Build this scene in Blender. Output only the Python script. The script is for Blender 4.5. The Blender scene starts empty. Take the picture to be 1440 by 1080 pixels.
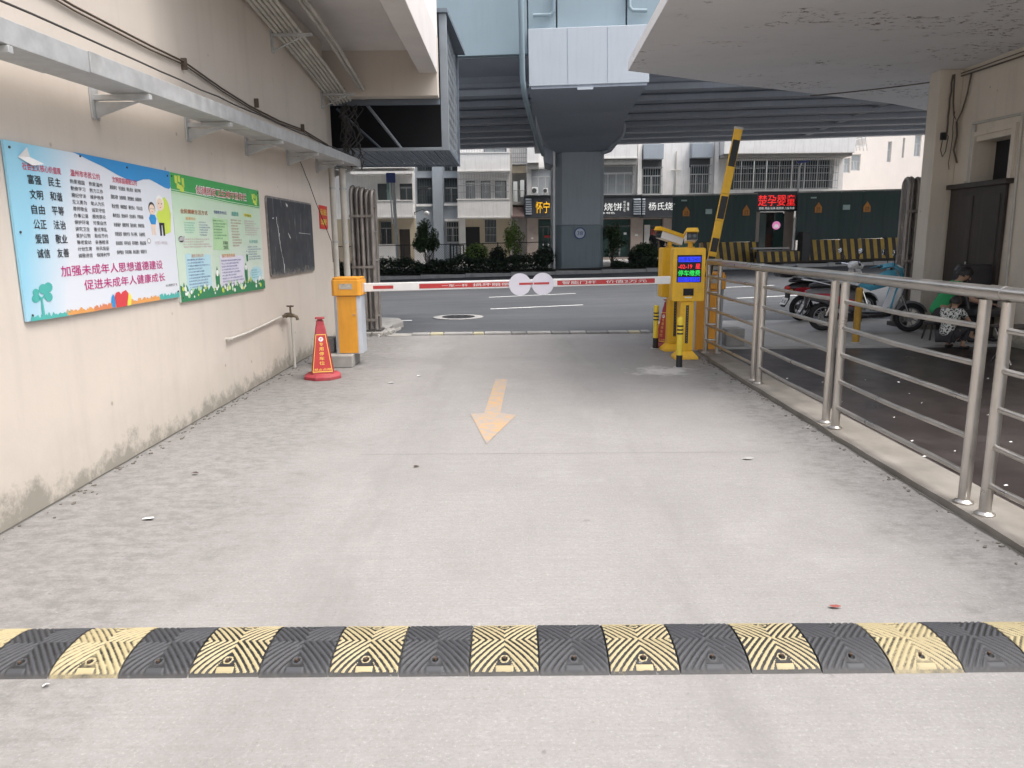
import bpy, math, random
import numpy as np
from math import radians, sin, cos, pi, tan, atan2, sqrt
from mathutils import Matrix, Vector
R = radians
rnd = random.Random(7)
SC = bpy.context.scene
COL = SC.collection

# ------------------------------------------------------------------ camera
F_PX, PITCH, ROLL = 1050.0, R(10.9), -0.010
CAM = Vector((0, 0, 1.5))
CROT = (Matrix.Rotation(pi/2 - PITCH, 3, 'X') @ Matrix.Rotation(ROLL, 3, 'Z'))
cd = bpy.data.cameras.new('camera')
cam = bpy.data.objects.new('camera', cd)
COL.objects.link(cam)
cd.sensor_width = 36.0
cd.lens = 36.0 * F_PX / 1440.0
cd.clip_start = 0.05
cd.clip_end = 2000
cam.matrix_world = Matrix.Translation(CAM) @ CROT.to_4x4()
SC.camera = cam

# ------------------------------------------------------------------ light
w = bpy.data.worlds.new('World')
SC.world = w
w.use_nodes = True
nt = w.node_tree
bg = nt.nodes['Background']
sky = nt.nodes.new('ShaderNodeTexSky')
sky.sky_type = 'NISHITA'
sky.sun_disc = False
sky.sun_elevation = R(66)
sky.sun_rotation = R(115)
sky.air_density = 1.0
sky.dust_density = 6.0
sky.ozone_density = 1.0
hsv = nt.nodes.new('ShaderNodeHueSaturation')
hsv.inputs['Saturation'].default_value = 0.5
nt.links.new(sky.outputs[0], hsv.inputs['Color'])
nt.links.new(hsv.outputs[0], bg.inputs['Color'])
bg.inputs['Strength'].default_value = 0.15
sd = bpy.data.lights.new('sun', 'SUN')
sd.energy = 0.8
sd.angle = R(40)
sd.color = (1.0, 0.965, 0.94)
sun = bpy.data.objects.new('sun', sd)
COL.objects.link(sun)
# light comes from high on the right (azimuth 115 deg)
sdir = Vector((sin(R(115))*cos(R(66)), cos(R(115))*cos(R(66)), sin(R(66))))
sun.rotation_euler = sdir.to_track_quat('Z', 'Y').to_euler()
sun.location = (0, -5, 20)
SC.view_settings.view_transform = 'Standard'
SC.view_settings.look = 'None'
SC.view_settings.gamma = 1
SC.view_settings.use_curve_mapping = False
SC.view_settings.exposure = 1.16

# ------------------------------------------------------------------ measuring: a point of the place from its bearing and a known plane
def P(x, y, **k):
    d = CROT @ Vector(((x-720)/F_PX, -(y-540)/F_PX, -1))
    (n, v), = k.items()
    i = 'XYZ'.index(n)
    return CAM + d * ((v - CAM[i]) / d[i])
def rect(x0, y0, x1, y1, Y):
    a = P((x0+x1)/2, y0, Y=Y); b = P((x0+x1)/2, y1, Y=Y)
    l = P(x0, (y0+y1)/2, Y=Y); r = P(x1, (y0+y1)/2, Y=Y)
    return l.x, r.x, b.z, a.z

# ------------------------------------------------------------------ helpers
class MB:
    def __init__(s):
        s.v = []; s.f = []; s.m = []; s.mi = 0
    def add(s, vs, fs):
        b = len(s.v)
        s.v += [tuple(v) for v in vs]
        for f in fs:
            s.f.append(tuple(i+b for i in f)); s.m.append(s.mi)
        return s
    def quad(s, a, b, c, d): return s.add([a, b, c, d], [(0, 1, 2, 3)])
    def box(s, x0, x1, y0, y1, z0, z1):
        if x0 > x1: x0, x1 = x1, x0
        if y0 > y1: y0, y1 = y1, y0
        if z0 > z1: z0, z1 = z1, z0
        return s.add([(x0,y0,z0),(x1,y0,z0),(x1,y1,z0),(x0,y1,z0),(x0,y0,z1),(x1,y0,z1),(x1,y1,z1),(x0,y1,z1)],
                     [(0,3,2,1),(4,5,6,7),(0,1,5,4),(1,2,6,5),(2,3,7,6),(3,0,4,7)])
    def obox(s, c, ax, ay, az, hx, hy, hz):
        c = Vector(c); ax = Vector(ax).normalized()*hx; ay = Vector(ay).normalized()*hy; az = Vector(az).normalized()*hz
        vs = [c+i*ax+j*ay+k*az for k in (-1,1) for (i,j) in ((-1,-1),(1,-1),(1,1),(-1,1))]
        return s.add(vs, [(0,3,2,1),(4,5,6,7),(0,1,5,4),(1,2,6,5),(2,3,7,6),(3,0,4,7)])
    def cyl(s, p0, p1, r0, r1=None, n=12, cap=True):
        if r1 is None: r1 = r0
        p0 = Vector(p0); p1 = Vector(p1); d = (p1-p0)
        if d.length < 1e-6: return s
        q = d.to_track_quat('Z', 'Y')
        vs = []
        for p, r in ((p0, r0), (p1, r1)):
            for i in range(n):
                a = 2*pi*i/n
                vs.append(p + q @ Vector((r*cos(a), r*sin(a), 0)))
        fs = [(i, (i+1) % n, n+(i+1) % n, n+i) for i in range(n)]
        if cap: fs += [tuple(range(n-1, -1, -1)), tuple(range(n, 2*n))]
        return s.add(vs, fs)
    def tube(s, pts, r, n=8, close=False):
        pts = [Vector(p) for p in pts]
        m = len(pts); vs = []
        up = None
        for i, p in enumerate(pts):
            a = pts[(i-1) % m] if (i > 0 or close) else pts[0]
            b = pts[(i+1) % m] if (i < m-1 or close) else pts[-1]
            t = (b-a).normalized()
            if up is None:
                up = Vector((0,0,1)) if abs(t.z) < .9 else Vector((0,1,0))
            sd_ = t.cross(up)
            if sd_.length < 1e-4: sd_ = t.cross(Vector((1,0,0)))
            sd_.normalize(); up2 = sd_.cross(t).normalized(); up = up2
            rr = r[i] if isinstance(r, (list, tuple)) else r
            for k in range(n):
                an = 2*pi*k/n
                vs.append(p + sd_*(rr*cos(an)) + up2*(rr*sin(an)))
        fs = []
        for i in range(m if close else m-1):
            j = (i+1) % m
            for k in range(n):
                l = (k+1) % n
                fs.append((i*n+k, i*n+l, j*n+l, j*n+k))
        if not close: fs += [tuple(range(n-1,-1,-1)), tuple((m-1)*n+k for k in range(n))]
        return s.add(vs, fs)
    def lathe(s, prof, c=(0,0,0), n=20, M=None):
        vs = []; c = Vector(c)
        for r, z in prof:
            for i in range(n):
                a = 2*pi*i/n
                p = Vector((r*cos(a), r*sin(a), z))
                if M is not None: p = M @ p
                vs.append(p + c)
        fs = []
        for j in range(len(prof)-1):
            for i in range(n):
                k = (i+1) % n
                fs.append((j*n+i, j*n+k, (j+1)*n+k, (j+1)*n+i))
        if prof[0][0] > 1e-4: fs.append(tuple(range(n-1,-1,-1)))
        if prof[-1][0] > 1e-4: fs.append(tuple((len(prof)-1)*n+i for i in range(n)))
        return s.add(vs, fs)
    def prism(s, poly, fr, d0, d1):
        """poly: 2-D outline (counter-clockwise) in frame fr=(o,u,v); extruded from d0 to d1 along the normal"""
        o, u, v = (Vector(a) for a in fr); nn = u.cross(v)
        n = len(poly)
        vs = [o+u*a+v*b+nn*d0 for a, b in poly] + [o+u*a+v*b+nn*d1 for a, b in poly]
        fs = [tuple(range(n-1,-1,-1)), tuple(range(n, 2*n))] + [(i,(i+1)%n,n+(i+1)%n,n+i) for i in range(n)]
        return s.add(vs, fs)
    def flat(s, poly, fr, d=0):
        o, u, v = (Vector(a) for a in fr); nn = u.cross(v)
        return s.add([o+u*a+v*b+nn*d for a, b in poly], [tuple(range(len(poly)))])
    def loft(s, rings, cap=True):
        n = len(rings[0]); vs = [p for r in rings for p in r]; fs = []
        for j in range(len(rings)-1):
            for i in range(n):
                k = (i+1) % n
                fs.append((j*n+i, j*n+k, (j+1)*n+k, (j+1)*n+i))
        if cap: fs += [tuple(range(n-1,-1,-1)), tuple((len(rings)-1)*n+i for i in range(n))]
        return s.add(vs, fs)
    def ball(s, c, r, n=12, sc=(1,1,1)):
        m = n//2; prof = []
        vs = [];c = Vector(c)
        for j in range(m+1):
            th = pi*j/m
            for i in range(n):
                a = 2*pi*i/n
                vs.append(c + Vector((r*sc[0]*sin(th)*cos(a), r*sc[1]*sin(th)*sin(a), -r*sc[2]*cos(th))))
        fs = []
        for j in range(m):
            for i in range(n):
                k = (i+1) % n
                fs.append((j*n+i, j*n+k, (j+1)*n+k, (j+1)*n+i))
        return s.add(vs, fs)
    def mesh(s, name, mats, smooth=None):
        me = bpy.data.meshes.new(name)
        me.from_pydata([tuple(v) for v in s.v], [], s.f)
        mats = mats if isinstance(mats, (list, tuple)) else [mats]
        for m in mats: me.materials.append(m)
        if len(mats) > 1:
            me.polygons.foreach_set('material_index', s.m)
        me.validate(clean_customdata=False)
        me.update()
        if smooth:
            me.polygons.foreach_set('use_smooth', [True]*len(me.polygons))
            try: me.set_sharp_from_angle(angle=R(smooth))
            except Exception: pass
        return me
    def build(s, name, mats, parent=None, smooth=None, bevel=0, local=False, label=None, bseg=2):
        return link(name, s.mesh(name, mats, smooth), parent, local, label, bevel, bseg)

def link(name, me, parent=None, local=False, label=None, bevel=0, bseg=2):
    o = bpy.data.objects.new(name, me)
    COL.objects.link(o)
    if parent is not None:
        o.parent = parent
        if parent.type == 'EMPTY' and not local:
            o.matrix_parent_inverse = Matrix.Translation(-parent.location)
    if label: o['label'] = label
    if bevel:
        b = o.modifiers.new('bevel', 'BEVEL'); b.width = bevel; b.segments = bseg; b.limit_method = 'ANGLE'; b.angle_limit = R(40)
    return o

def thing(name, label, cat, loc=(0,0,0), group=None, rotz=0):
    o = bpy.data.objects.new(name, None)
    COL.objects.link(o)
    o.empty_display_size = .2
    o.location = loc; o.rotation_euler = (0,0,rotz)
    o['label'] = label; o['category'] = cat
    if group: o['group'] = group
    return o
def tag(o, label, cat, group=None, kind=None):
    if label: o['label'] = label
    if cat: o['category'] = cat
    if group: o['group'] = group
    if kind: o['kind'] = kind
    return o
def struct(o):
    o['kind'] = 'structure'; return o
def children(o): return [c for c in bpy.data.objects if c.parent == o]
def copy_tree(o, loc=None, rotz=None, label=None, parent=None):
    c = o.copy(); COL.objects.link(c)
    if parent is not None: c.parent = parent
    if loc is not None: c.location = loc
    if rotz is not None: c.rotation_euler = (0,0,rotz)
    if label: c['label'] = label
    for ch in children(o): copy_tree(ch, parent=c)
    return c

# ------------------------------------------------------------------ materials
def N(nt, t, **k):
    n = nt.nodes.new(t)
    for a, b in k.items(): setattr(n, a, b)
    return n
def new_mat(name):
    m = bpy.data.materials.new(name); m.use_nodes = True
    b = m.node_tree.nodes['Principled BSDF']
    return m, m.node_tree, b
def noise(nt, scale, detail=4, vec=None, rough=.55, dist=0):
    n = N(nt, 'ShaderNodeTexNoise'); n.inputs['Scale'].default_value = scale
    n.inputs['Detail'].default_value = detail; n.inputs['Roughness'].default_value = rough
    n.inputs['Distortion'].default_value = dist
    if vec is not None: nt.links.new(vec, n.inputs['Vector'])
    return n
def ramp(nt, src, a, b, ca=(0,0,0,1), cb=(1,1,1,1)):
    r = N(nt, 'ShaderNodeValToRGB'); e = r.color_ramp.elements
    e[0].position = a; e[1].position = b; e[0].color = ca; e[1].color = cb
    nt.links.new(src, r.inputs[0]); return r
def mix(nt, fac, a, b, mode='MIX'):
    m = N(nt, 'ShaderNodeMix', data_type='RGBA', blend_type=mode)
    for v, i in ((fac, 0), (a, 6), (b, 7)):
        if hasattr(v, 'links') or hasattr(v, 'is_linked'): nt.links.new(v, m.inputs[i])
        elif i == 0: m.inputs[0].default_value = v
        else: m.inputs[i].default_value = (*v[:3], 1)
    return m.outputs[2]
def math_(nt, op, a, b=None, c=None):
    m = N(nt, 'ShaderNodeMath', operation=op)
    for i, v in enumerate((a, b, c)):
        if v is None: continue
        if hasattr(v, 'is_linked'): nt.links.new(v, m.inputs[i])
        else: m.inputs[i].default_value = v
    return m.outputs[0]
def mapv(nt, scale=(1,1,1), src='Object'):
    tc = N(nt, 'ShaderNodeTexCoord'); mp = N(nt, 'ShaderNodeMapping')
    mp.inputs['Scale'].default_value = scale
    nt.links.new(tc.outputs[src], mp.inputs[0]); return mp.outputs[0]
def bump(nt, b, src, strength=.2, dist=.01, prev=None):
    n = N(nt, 'ShaderNodeBump'); n.inputs['Strength'].default_value = strength; n.inputs['Distance'].default_value = dist
    nt.links.new(src, n.inputs['Height'])
    if prev is not None: nt.links.new(prev, n.inputs['Normal'])
    nt.links.new(n.outputs[0], b.inputs['Normal'])
    return n.outputs[0]
_cache = {}
def mat(name, c, rough=.7, metal=0, var=.15, scale=5, bs=60, bstr=.1, dirt=0, dirtc=(.06,.055,.05), emis=0, streak=0, trans=0):
    if name in _cache: return _cache[name]
    m, nt, b = new_mat(name)
    v = mapv(nt)
    n1 = noise(nt, scale, 5, v)
    lo = tuple(x*(1-var) for x in c); hi = tuple(min(1, x*(1+var)) for x in c)
    col = mix(nt, ramp(nt, n1.outputs[0], .3, .7).outputs[0], lo, hi)
    if dirt:
        n2 = noise(nt, scale*.35, 8, v, .68)
        d = ramp(nt, n2.outputs[0], .5, .72, (0,0,0,1), (dirt,)*3+(1,))
        col = mix(nt, d.outputs[0], col, dirtc)
    if streak:
        v2 = mapv(nt, (5, 5, .35))
        n3 = noise(nt, 2.2, 6, v2, .6)
        d = ramp(nt, n3.outputs[0], .5, .75, (0,0,0,1), (streak,)*3+(1,))
        col = mix(nt, d.outputs[0], col, dirtc)
    nt.links.new(col, b.inputs['Base Color'])
    b.inputs['Metallic'].default_value = metal
    rr = ramp(nt, n1.outputs[0], .25, .75, (max(0,rough-.1),)*3+(1,), (min(1,rough+.1),)*3+(1,))
    nt.links.new(rr.outputs[0], b.inputs['Roughness'])
    if bstr: bump(nt, b, noise(nt, bs, 4, v).outputs[0], bstr, .004)
    if emis:
        b.inputs['Emission Color'].default_value = (*c, 1); b.inputs['Emission Strength'].default_value = emis
    if trans:
        b.inputs['Transmission Weight'].default_value = trans
    _cache[name] = m
    return m

M_plaster_w = None
def make_ground():
    m, nt, b = new_mat('lane_concrete')
    v = mapv(nt); big = noise(nt, .5, 9, v, .62, .4); med = noise(nt, 2.1, 9, v, .72, .3); mid = noise(nt, 17, 6, v, .75); fine = noise(nt, 75, 5, v, .8)
    col = mix(nt, ramp(nt, big.outputs[0], .34, .66).outputs[0], (.255,.246,.242), (.325,.315,.310))
    col = mix(nt, ramp(nt, med.outputs[0], .50, .70, (0,0,0,1), (.5,.5,.5,1)).outputs[0], col, (.205,.198,.19))
    gr = noise(nt, 34, 5, v, .85)
    col = mix(nt, ramp(nt, gr.outputs[0], .40, .62, (.8,.8,.8,1), (0,0,0,1)).outputs[0], col, (.235,.228,.218))
    lt = noise(nt, .9, 7, mapv(nt, (1,1,1)), .7, 1.2)
    col = mix(nt, ramp(nt, lt.outputs[0], .55, .80, (0,0,0,1), (.26,.26,.26,1)).outputs[0], col, (.47,.46,.445))
    # broom marks across the lane
    vb = mapv(nt, (1.6, 70, 1)); br = noise(nt, 1.0, 6, vb, .65)
    col = mix(nt, ramp(nt, br.outputs[0], .42, .72, (0,0,0,1), (.38,.38,.38,1)).outputs[0], col, (.20,.193,.186))
    # sand grains and pits, two sizes
    col = mix(nt, ramp(nt, mid.outputs[0], .5, .72, (0,0,0,1), (.45,.45,.45,1)).outputs[0], col, (.19,.182,.175))
    col = mix(nt, ramp(nt, fine.outputs[0], .55, .78, (0,0,0,1), (.7,.7,.7,1)).outputs[0], col, (.55,.54,.52))
    col = mix(nt, ramp(nt, fine.outputs[0], .28, .44, (.7,.7,.7,1), (0,0,0,1)).outputs[0], col, (.13,.125,.12))
    # scattered oil drips, some round and some smeared
    vd = noise(nt, 6, 4, v)
    for sc_, r0, r1, am in ((1.5,.015,.055,.6),(3.7,.02,.06,.5)):
        vs = N(nt, 'ShaderNodeTexVoronoi'); vs.inputs['Scale'].default_value = sc_; vs.inputs['Randomness'].default_value = 1
        vsv = N(nt, 'ShaderNodeVectorMath', operation='MULTIPLY_ADD'); nt.links.new(vd.outputs['Color'], vsv.inputs[0]); vsv.inputs[1].default_value = (.22,.10,.1); nt.links.new(v, vsv.inputs[2])
        nt.links.new(vsv.outputs[0], vs.inputs['Vector'])
        sp = ramp(nt, vs.outputs['Distance'], r0, r1, (am,)*3+(1,), (0,0,0,1))
        msk = ramp(nt, vs.outputs['Color'], .45, .5)
        col = mix(nt, math_(nt, 'MULTIPLY', sp.outputs[0], msk.outputs[0]), col, (.10,.095,.09))
    sx = N(nt, 'ShaderNodeSeparateXYZ'); nt.links.new(v, sx.inputs[0])
    # faint worn wheel tracks
    ax = math_(nt, 'ABSOLUTE', math_(nt, 'SUBTRACT', math_(nt, 'ABSOLUTE', sx.outputs[0]), .8))
    trk = math_(nt, 'MULTIPLY', ramp(nt, ax, .05, .38, (1,1,1,1), (0,0,0,1)).outputs[0], ramp(nt, noise(nt, 1.3, 6, mapv(nt, (2.5,.5,1)), .7).outputs[0], .42, .65, (0,0,0,1), (.5,.5,.5,1)).outputs[0])
    col = mix(nt, trk, col, (.185,.178,.172))
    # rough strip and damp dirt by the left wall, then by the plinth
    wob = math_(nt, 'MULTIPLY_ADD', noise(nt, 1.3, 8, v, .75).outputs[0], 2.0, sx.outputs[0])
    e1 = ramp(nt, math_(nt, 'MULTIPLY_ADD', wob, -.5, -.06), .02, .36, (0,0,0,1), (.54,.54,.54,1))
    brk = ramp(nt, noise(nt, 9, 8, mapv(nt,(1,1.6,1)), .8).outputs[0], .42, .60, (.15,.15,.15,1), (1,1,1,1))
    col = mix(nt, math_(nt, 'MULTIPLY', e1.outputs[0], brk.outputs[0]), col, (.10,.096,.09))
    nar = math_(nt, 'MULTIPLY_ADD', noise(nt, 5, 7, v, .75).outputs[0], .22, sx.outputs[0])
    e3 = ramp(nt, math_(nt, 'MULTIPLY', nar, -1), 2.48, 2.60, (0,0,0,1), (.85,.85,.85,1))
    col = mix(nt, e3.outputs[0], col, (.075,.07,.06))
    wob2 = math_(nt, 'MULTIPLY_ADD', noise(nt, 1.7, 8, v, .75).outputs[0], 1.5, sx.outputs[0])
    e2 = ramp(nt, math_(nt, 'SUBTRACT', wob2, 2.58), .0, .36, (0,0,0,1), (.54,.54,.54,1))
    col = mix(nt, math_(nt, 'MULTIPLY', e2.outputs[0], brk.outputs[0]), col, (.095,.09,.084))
    # spilt lime near the kiosks
    vc = N(nt, 'ShaderNodeVectorMath', operation='DISTANCE'); nt.links.new(v, vc.inputs[0]); vc.inputs[1].default_value = (1.75, 8.5, 0)
    dd = math_(nt, 'MULTIPLY_ADD', noise(nt, 4, 6, v, .7).outputs[0], 1.3, vc.outputs['Value'])
    e4 = ramp(nt, dd, .75, 1.35, (.65,.65,.65,1), (0,0,0,1))
    col = mix(nt, e4.outputs[0], col, (.60,.59,.57))
    nt.links.new(col, b.inputs['Base Color'])
    b.inputs['Roughness'].default_value = .8
    n_ = bump(nt, b, br.outputs[0], .35, .007)
    n_ = bump(nt, b, mid.outputs[0], .25, .008, n_)
    n_ = bump(nt, b, fine.outputs[0], .6, .005, n_)
    return m
M = {}
M['lane'] = make_ground()
def make_asphalt():
    m, nt, b = new_mat('asphalt')
    v = mapv(nt); big = noise(nt, .3, 8, v, .6); med = noise(nt, 3, 6, v, .7); fine = noise(nt, 150, 3, v)
    col = mix(nt, ramp(nt, big.outputs[0], .3, .7).outputs[0], (.052,.057,.063), (.085,.09,.097))
    col = mix(nt, ramp(nt, med.outputs[0], .45, .75, (0,0,0,1), (.4,.4,.4,1)).outputs[0], col, (.05,.052,.055))
    vb = mapv(nt, (.1, 2.2, 1)); br = noise(nt, 1.0, 4, vb)
    col = mix(nt, ramp(nt, br.outputs[0], .5, .75, (0,0,0,1), (.4,.4,.4,1)).outputs[0], col, (.13,.132,.134))
    vt = mapv(nt, (.05, 1.3, 1)); tr = noise(nt, 2.0, 3, vt)
    col = mix(nt, ramp(nt, tr.outputs[0], .62, .68, (0,0,0,1), (.55,.55,.55,1)).outputs[0], col, (.036,.038,.04))
    nt.links.new(col, b.inputs['Base Color']); b.inputs['Roughness'].default_value = .7
    bump(nt, b, fine.outputs[0], .3, .005)
    return m
M['asphalt'] = make_asphalt()
def make_plaster(name, c, dirtc=(.2,.18,.15), base=True, amt=.45):
    m, nt, b = new_mat(name)
    v = mapv(nt); big = noise(nt, .7, 7, v, .6); med = noise(nt, 5, 6, v, .65)
    col = mix(nt, ramp(nt, big.outputs[0], .3, .7).outputs[0], tuple(x*.93 for x in c), tuple(x*1.05 for x in c))
    v2 = mapv(nt, (3, 3, .25)); st = noise(nt, 1.6, 7, v2, .65)
    col = mix(nt, ramp(nt, st.outputs[0], .52, .8, (0,0,0,1), (amt,)*3+(1,)).outputs[0], col, dirtc)
    col = mix(nt, ramp(nt, med.outputs[0], .62, .74, (0,0,0,1), (amt*.5,)*3+(1,)).outputs[0], col, dirtc)
    if base:
        sx = N(nt, 'ShaderNodeSeparateXYZ'); nt.links.new(v, sx.inputs[0])
        wz = math_(nt, 'MULTIPLY_ADD', noise(nt, 3.5, 8, v, .75).outputs[0], -.75, sx.outputs[2])
        e = ramp(nt, math_(nt, 'ADD', wz, .34), .0, .12, (.72,.72,.72,1), (0,0,0,1))
        col = mix(nt, e.outputs[0], col, (.13,.125,.1))
        wz2 = math_(nt, 'MULTIPLY_ADD', noise(nt, 1.2, 6, v, .7).outputs[0], -1.2, sx.outputs[2])
        e2 = ramp(nt, math_(nt, 'ADD', wz2, .6), .05, .55, (.3,.3,.3,1), (0,0,0,1))
        col = mix(nt, e2.outputs[0], col, (.36,.35,.3))
        spk = N(nt, 'ShaderNodeTexVoronoi'); spk.inputs['Scale'].default_value = 3.1; nt.links.new(v, spk.inputs['Vector'])
        sp = ramp(nt, spk.outputs['Distance'], .03, .06, (.6,.6,.6,1), (0,0,0,1))
        col = mix(nt, sp.outputs[0], col, (.25,.2,.15))
    nt.links.new(col, b.inputs['Base Color']); b.inputs['Roughness'].default_value = .82
    n_ = bump(nt, b, med.outputs[0], .12, .02)
    bump(nt, b, noise(nt, 120, 3, v).outputs[0], .12, .003, n_)
    return m
M['wall'] = make_plaster('beige_plaster', (.61,.55,.485), amt=.14)
M['wall_r'] = make_plaster('cream_plaster', (.74,.675,.575), base=True, amt=.25)
M['white_wall'] = make_plaster('white_plaster', (.74,.73,.71), base=False, amt=.2)
def make_canopy():
    m, nt, b = new_mat('peeling_soffit')
    v = mapv(nt, (1, 1.6, 1)); big = noise(nt, .5, 6, v)
    col = mix(nt, ramp(nt, big.outputs[0], .3, .7).outputs[0], (.76,.755,.765), (.84,.835,.845))
    a = noise(nt, 1.1, 3, v, .5); c_ = noise(nt, 9, 8, v, .7)
    f = math_(nt, 'MULTIPLY', ramp(nt, a.outputs[0], .54, .62).outputs[0], ramp(nt, c_.outputs[0], .55, .6).outputs[0])
    col = mix(nt, f, col, (.2,.17,.155))
    st = noise(nt, 3, 8, v, .7)
    col = mix(nt, ramp(nt, st.outputs[0], .55, .8, (0,0,0,1), (.25,.25,.25,1)).outputs[0], col, (.42,.36,.31))
    nt.links.new(col, b.inputs['Base Color']); b.inputs['Roughness'].default_value = .85
    bump(nt, b, f, -.4, .01)
    return m
M['soffit'] = make_canopy()
M['soffit_l'] = mat('grey_soffit', (.70,.67,.65), .85, var=.08, scale=1, dirt=.2, dirtc=(.25,.22,.2))
M['fly'] = mat('flyover_blue_grey_paint', (.25,.325,.365), .6, var=.06, scale=.5, dirt=.1, streak=.22, dirtc=(.2,.24,.26), bs=10, bstr=.05)
M['fly_dark'] = mat('girder_concrete', (.37,.405,.46), .75, var=.12, scale=.4, streak=.2, dirt=.15, dirtc=(.16,.17,.19), bs=10)
M['fly_cap'] = mat('pier_cap_lit_paint', (.44,.48,.52), .65, var=.05, scale=.5, streak=.25, dirtc=(.3,.33,.36), bs=10)  # cap end: same paint made lighter, its light put into the colour
M['fly_capd'] = mat('pier_cap_shaded_paint', (.34,.375,.43), .7, var=.08, scale=.5, streak=.2, dirtc=(.1,.11,.13), bs=10)  # underside of the cap: same paint darkened, its shade put into the colour
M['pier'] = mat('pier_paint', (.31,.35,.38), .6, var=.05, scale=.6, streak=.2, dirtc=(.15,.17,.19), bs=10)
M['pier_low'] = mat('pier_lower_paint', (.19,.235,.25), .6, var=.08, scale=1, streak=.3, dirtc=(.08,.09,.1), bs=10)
M['steel'] = mat('brushed_stainless_steel', (.56,.54,.51), .34, 1, var=.08, scale=5, bs=200, bstr=.02, dirt=.25, dirtc=(.42,.38,.32))
M['galv'] = mat('galvanised_steel', (.48,.49,.49), .5, .35, var=.15, scale=9, bs=90, bstr=.06, dirt=.25, dirtc=(.2,.18,.15))
M['cage'] = mat('blue_grey_steel_paint', (.14,.17,.205), .5, .2, var=.1, scale=3, dirt=.2)
M['cage_l'] = mat('cage_edge_paint', (.24,.27,.30), .5, .2, var=.1, scale=3, dirt=.2)
M['black'] = mat('black_plastic', (.018,.018,.02), .45, var=.2)
M['dark'] = mat('dark_interior', (.022,.022,.025), .8, var=.2)
M['rubberb'] = None
M['yel'] = mat('orange_yellow_enamel', (.86,.50,.03), .42, var=.06, scale=8, dirt=.35, streak=.25, dirtc=(.36,.22,.07), bs=100, bstr=.03)
M['org'] = mat('orange_enamel', (.80,.36,.035), .45, var=.06, scale=6, dirt=.32, streak=.3, dirtc=(.33,.18,.07), bs=100, bstr=.03)
M['silver'] = mat('silver_grey_paint', (.56,.60,.66), .4, .3, var=.06, scale=6, dirt=.15, dirtc=(.3,.3,.3))
M['white'] = mat('white_paint', (.78,.78,.77), .45, var=.04, scale=8, dirt=.15, dirtc=(.45,.43,.4))
M['red'] = mat('red_vinyl', (.50,.045,.045), .45, var=.1, scale=8, dirt=.4, dirtc=(.45,.2,.18))
M['conered'] = mat('cone_red_plastic', (.38,.045,.06), .6, var=.15, scale=10, dirt=.5, dirtc=(.27,.13,.11))
M['gold'] = mat('gold_lettering', (.9,.62,.12), .5, var=.05)
M['yellow'] = mat('yellow_paint', (.80,.60,.05), .5, var=.08, scale=10, dirt=.25, dirtc=(.35,.26,.06))
M['concrete'] = mat('rough_concrete', (.33,.32,.30), .9, var=.15, scale=6, dirt=.4, dirtc=(.15,.14,.12), bs=80, bstr=.3)
M['plinth'] = mat('plinth_concrete', (.215,.20,.178), .85, var=.22, scale=4, dirt=.6, dirtc=(.15,.13,.1), bs=120, bstr=.25)
M['pave'] = mat('walkway_concrete', (.40,.39,.375), .8, var=.12, scale=2, dirt=.35, dirtc=(.2,.19,.18), bs=120, bstr=.2)
M['kerb'] = mat('kerb_stone', (.30,.295,.285), .85, var=.15, scale=6, dirt=.5, dirtc=(.12,.12,.11), bs=90, bstr=.3)
M['kerb_d'] = mat('kerb_stone_worn_black', (.19,.19,.185), .85, var=.2, scale=8, dirt=.4, dirtc=(.2,.2,.19), bs=90, bstr=.3)
M['kerb_y'] = mat('kerb_stone_faded_yellow', (.42,.39,.27), .8, var=.15, scale=9, dirt=.6, dirtc=(.28,.27,.24), bs=90, bstr=.3)
M['cream'] = mat('cream_pipe', (.55,.53,.48), .55, var=.1, scale=4, dirt=.35, dirtc=(.26,.24,.2))
M['cable'] = mat('black_cable', (.05,.047,.045), .6)
M['glass'] = None
def make_glass(name='window_glass', c=(.03,.04,.045)):
    m, nt, b = new_mat(name)
    b.inputs['Base Color'].default_value = (*c, 1)
    n = noise(nt, .9, 2, mapv(nt)); col = mix(nt, n.outputs[0], c, tuple(x*2 for x in c)); nt.links.new(col, b.inputs['Base Color'])
    b.inputs['Roughness'].default_value = .08
    b.inputs['Specular IOR Level'].default_value = .6
    bump(nt, b, noise(nt, 2, 2, mapv(nt)).outputs[0], .05, .02)
    return m
M['glass'] = make_glass()
M['glass_g'] = make_glass('shop_glass', (.035,.065,.06))
M['glass_l'] = make_glass('pale_curtained_glass', (.26,.28,.29))
def make_leaf(name, a, b_, c_):
    m, nt, b = new_mat(name)
    g = N(nt, 'ShaderNodeNewGeometry')
    r = N(nt, 'ShaderNodeValToRGB'); e = r.color_ramp.elements
    e[0].color = (*a, 1); e[1].color = (*c_, 1); x = e.new(.55); x.color = (*b_, 1)
    nt.links.new(g.outputs['Random Per Island'], r.inputs[0])
    nt.links.new(r.outputs[0], b.inputs['Base Color'])
    b.inputs['Roughness'].default_value = .55
    b.inputs['Subsurface Weight'].default_value = 0
    return m
M['leaf'] = make_leaf('glossy_leaves', (.018,.035,.018), (.035,.065,.028), (.075,.12,.04))
M['leaf_d'] = make_leaf('dark_hedge_leaves', (.010,.018,.012), (.018,.032,.018), (.04,.06,.028))
M['leaf_l'] = make_leaf('bright_leaves', (.05,.09,.02), (.12,.19,.04), (.22,.30,.08))
M['bark'] = mat('bark', (.09,.07,.055), .9, var=.3, scale=30, bs=60, bstr=.5)
def xf(mb, M4):
    mb.v = [tuple(M4 @ Vector(v)) for v in mb.v]; return mb
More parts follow.
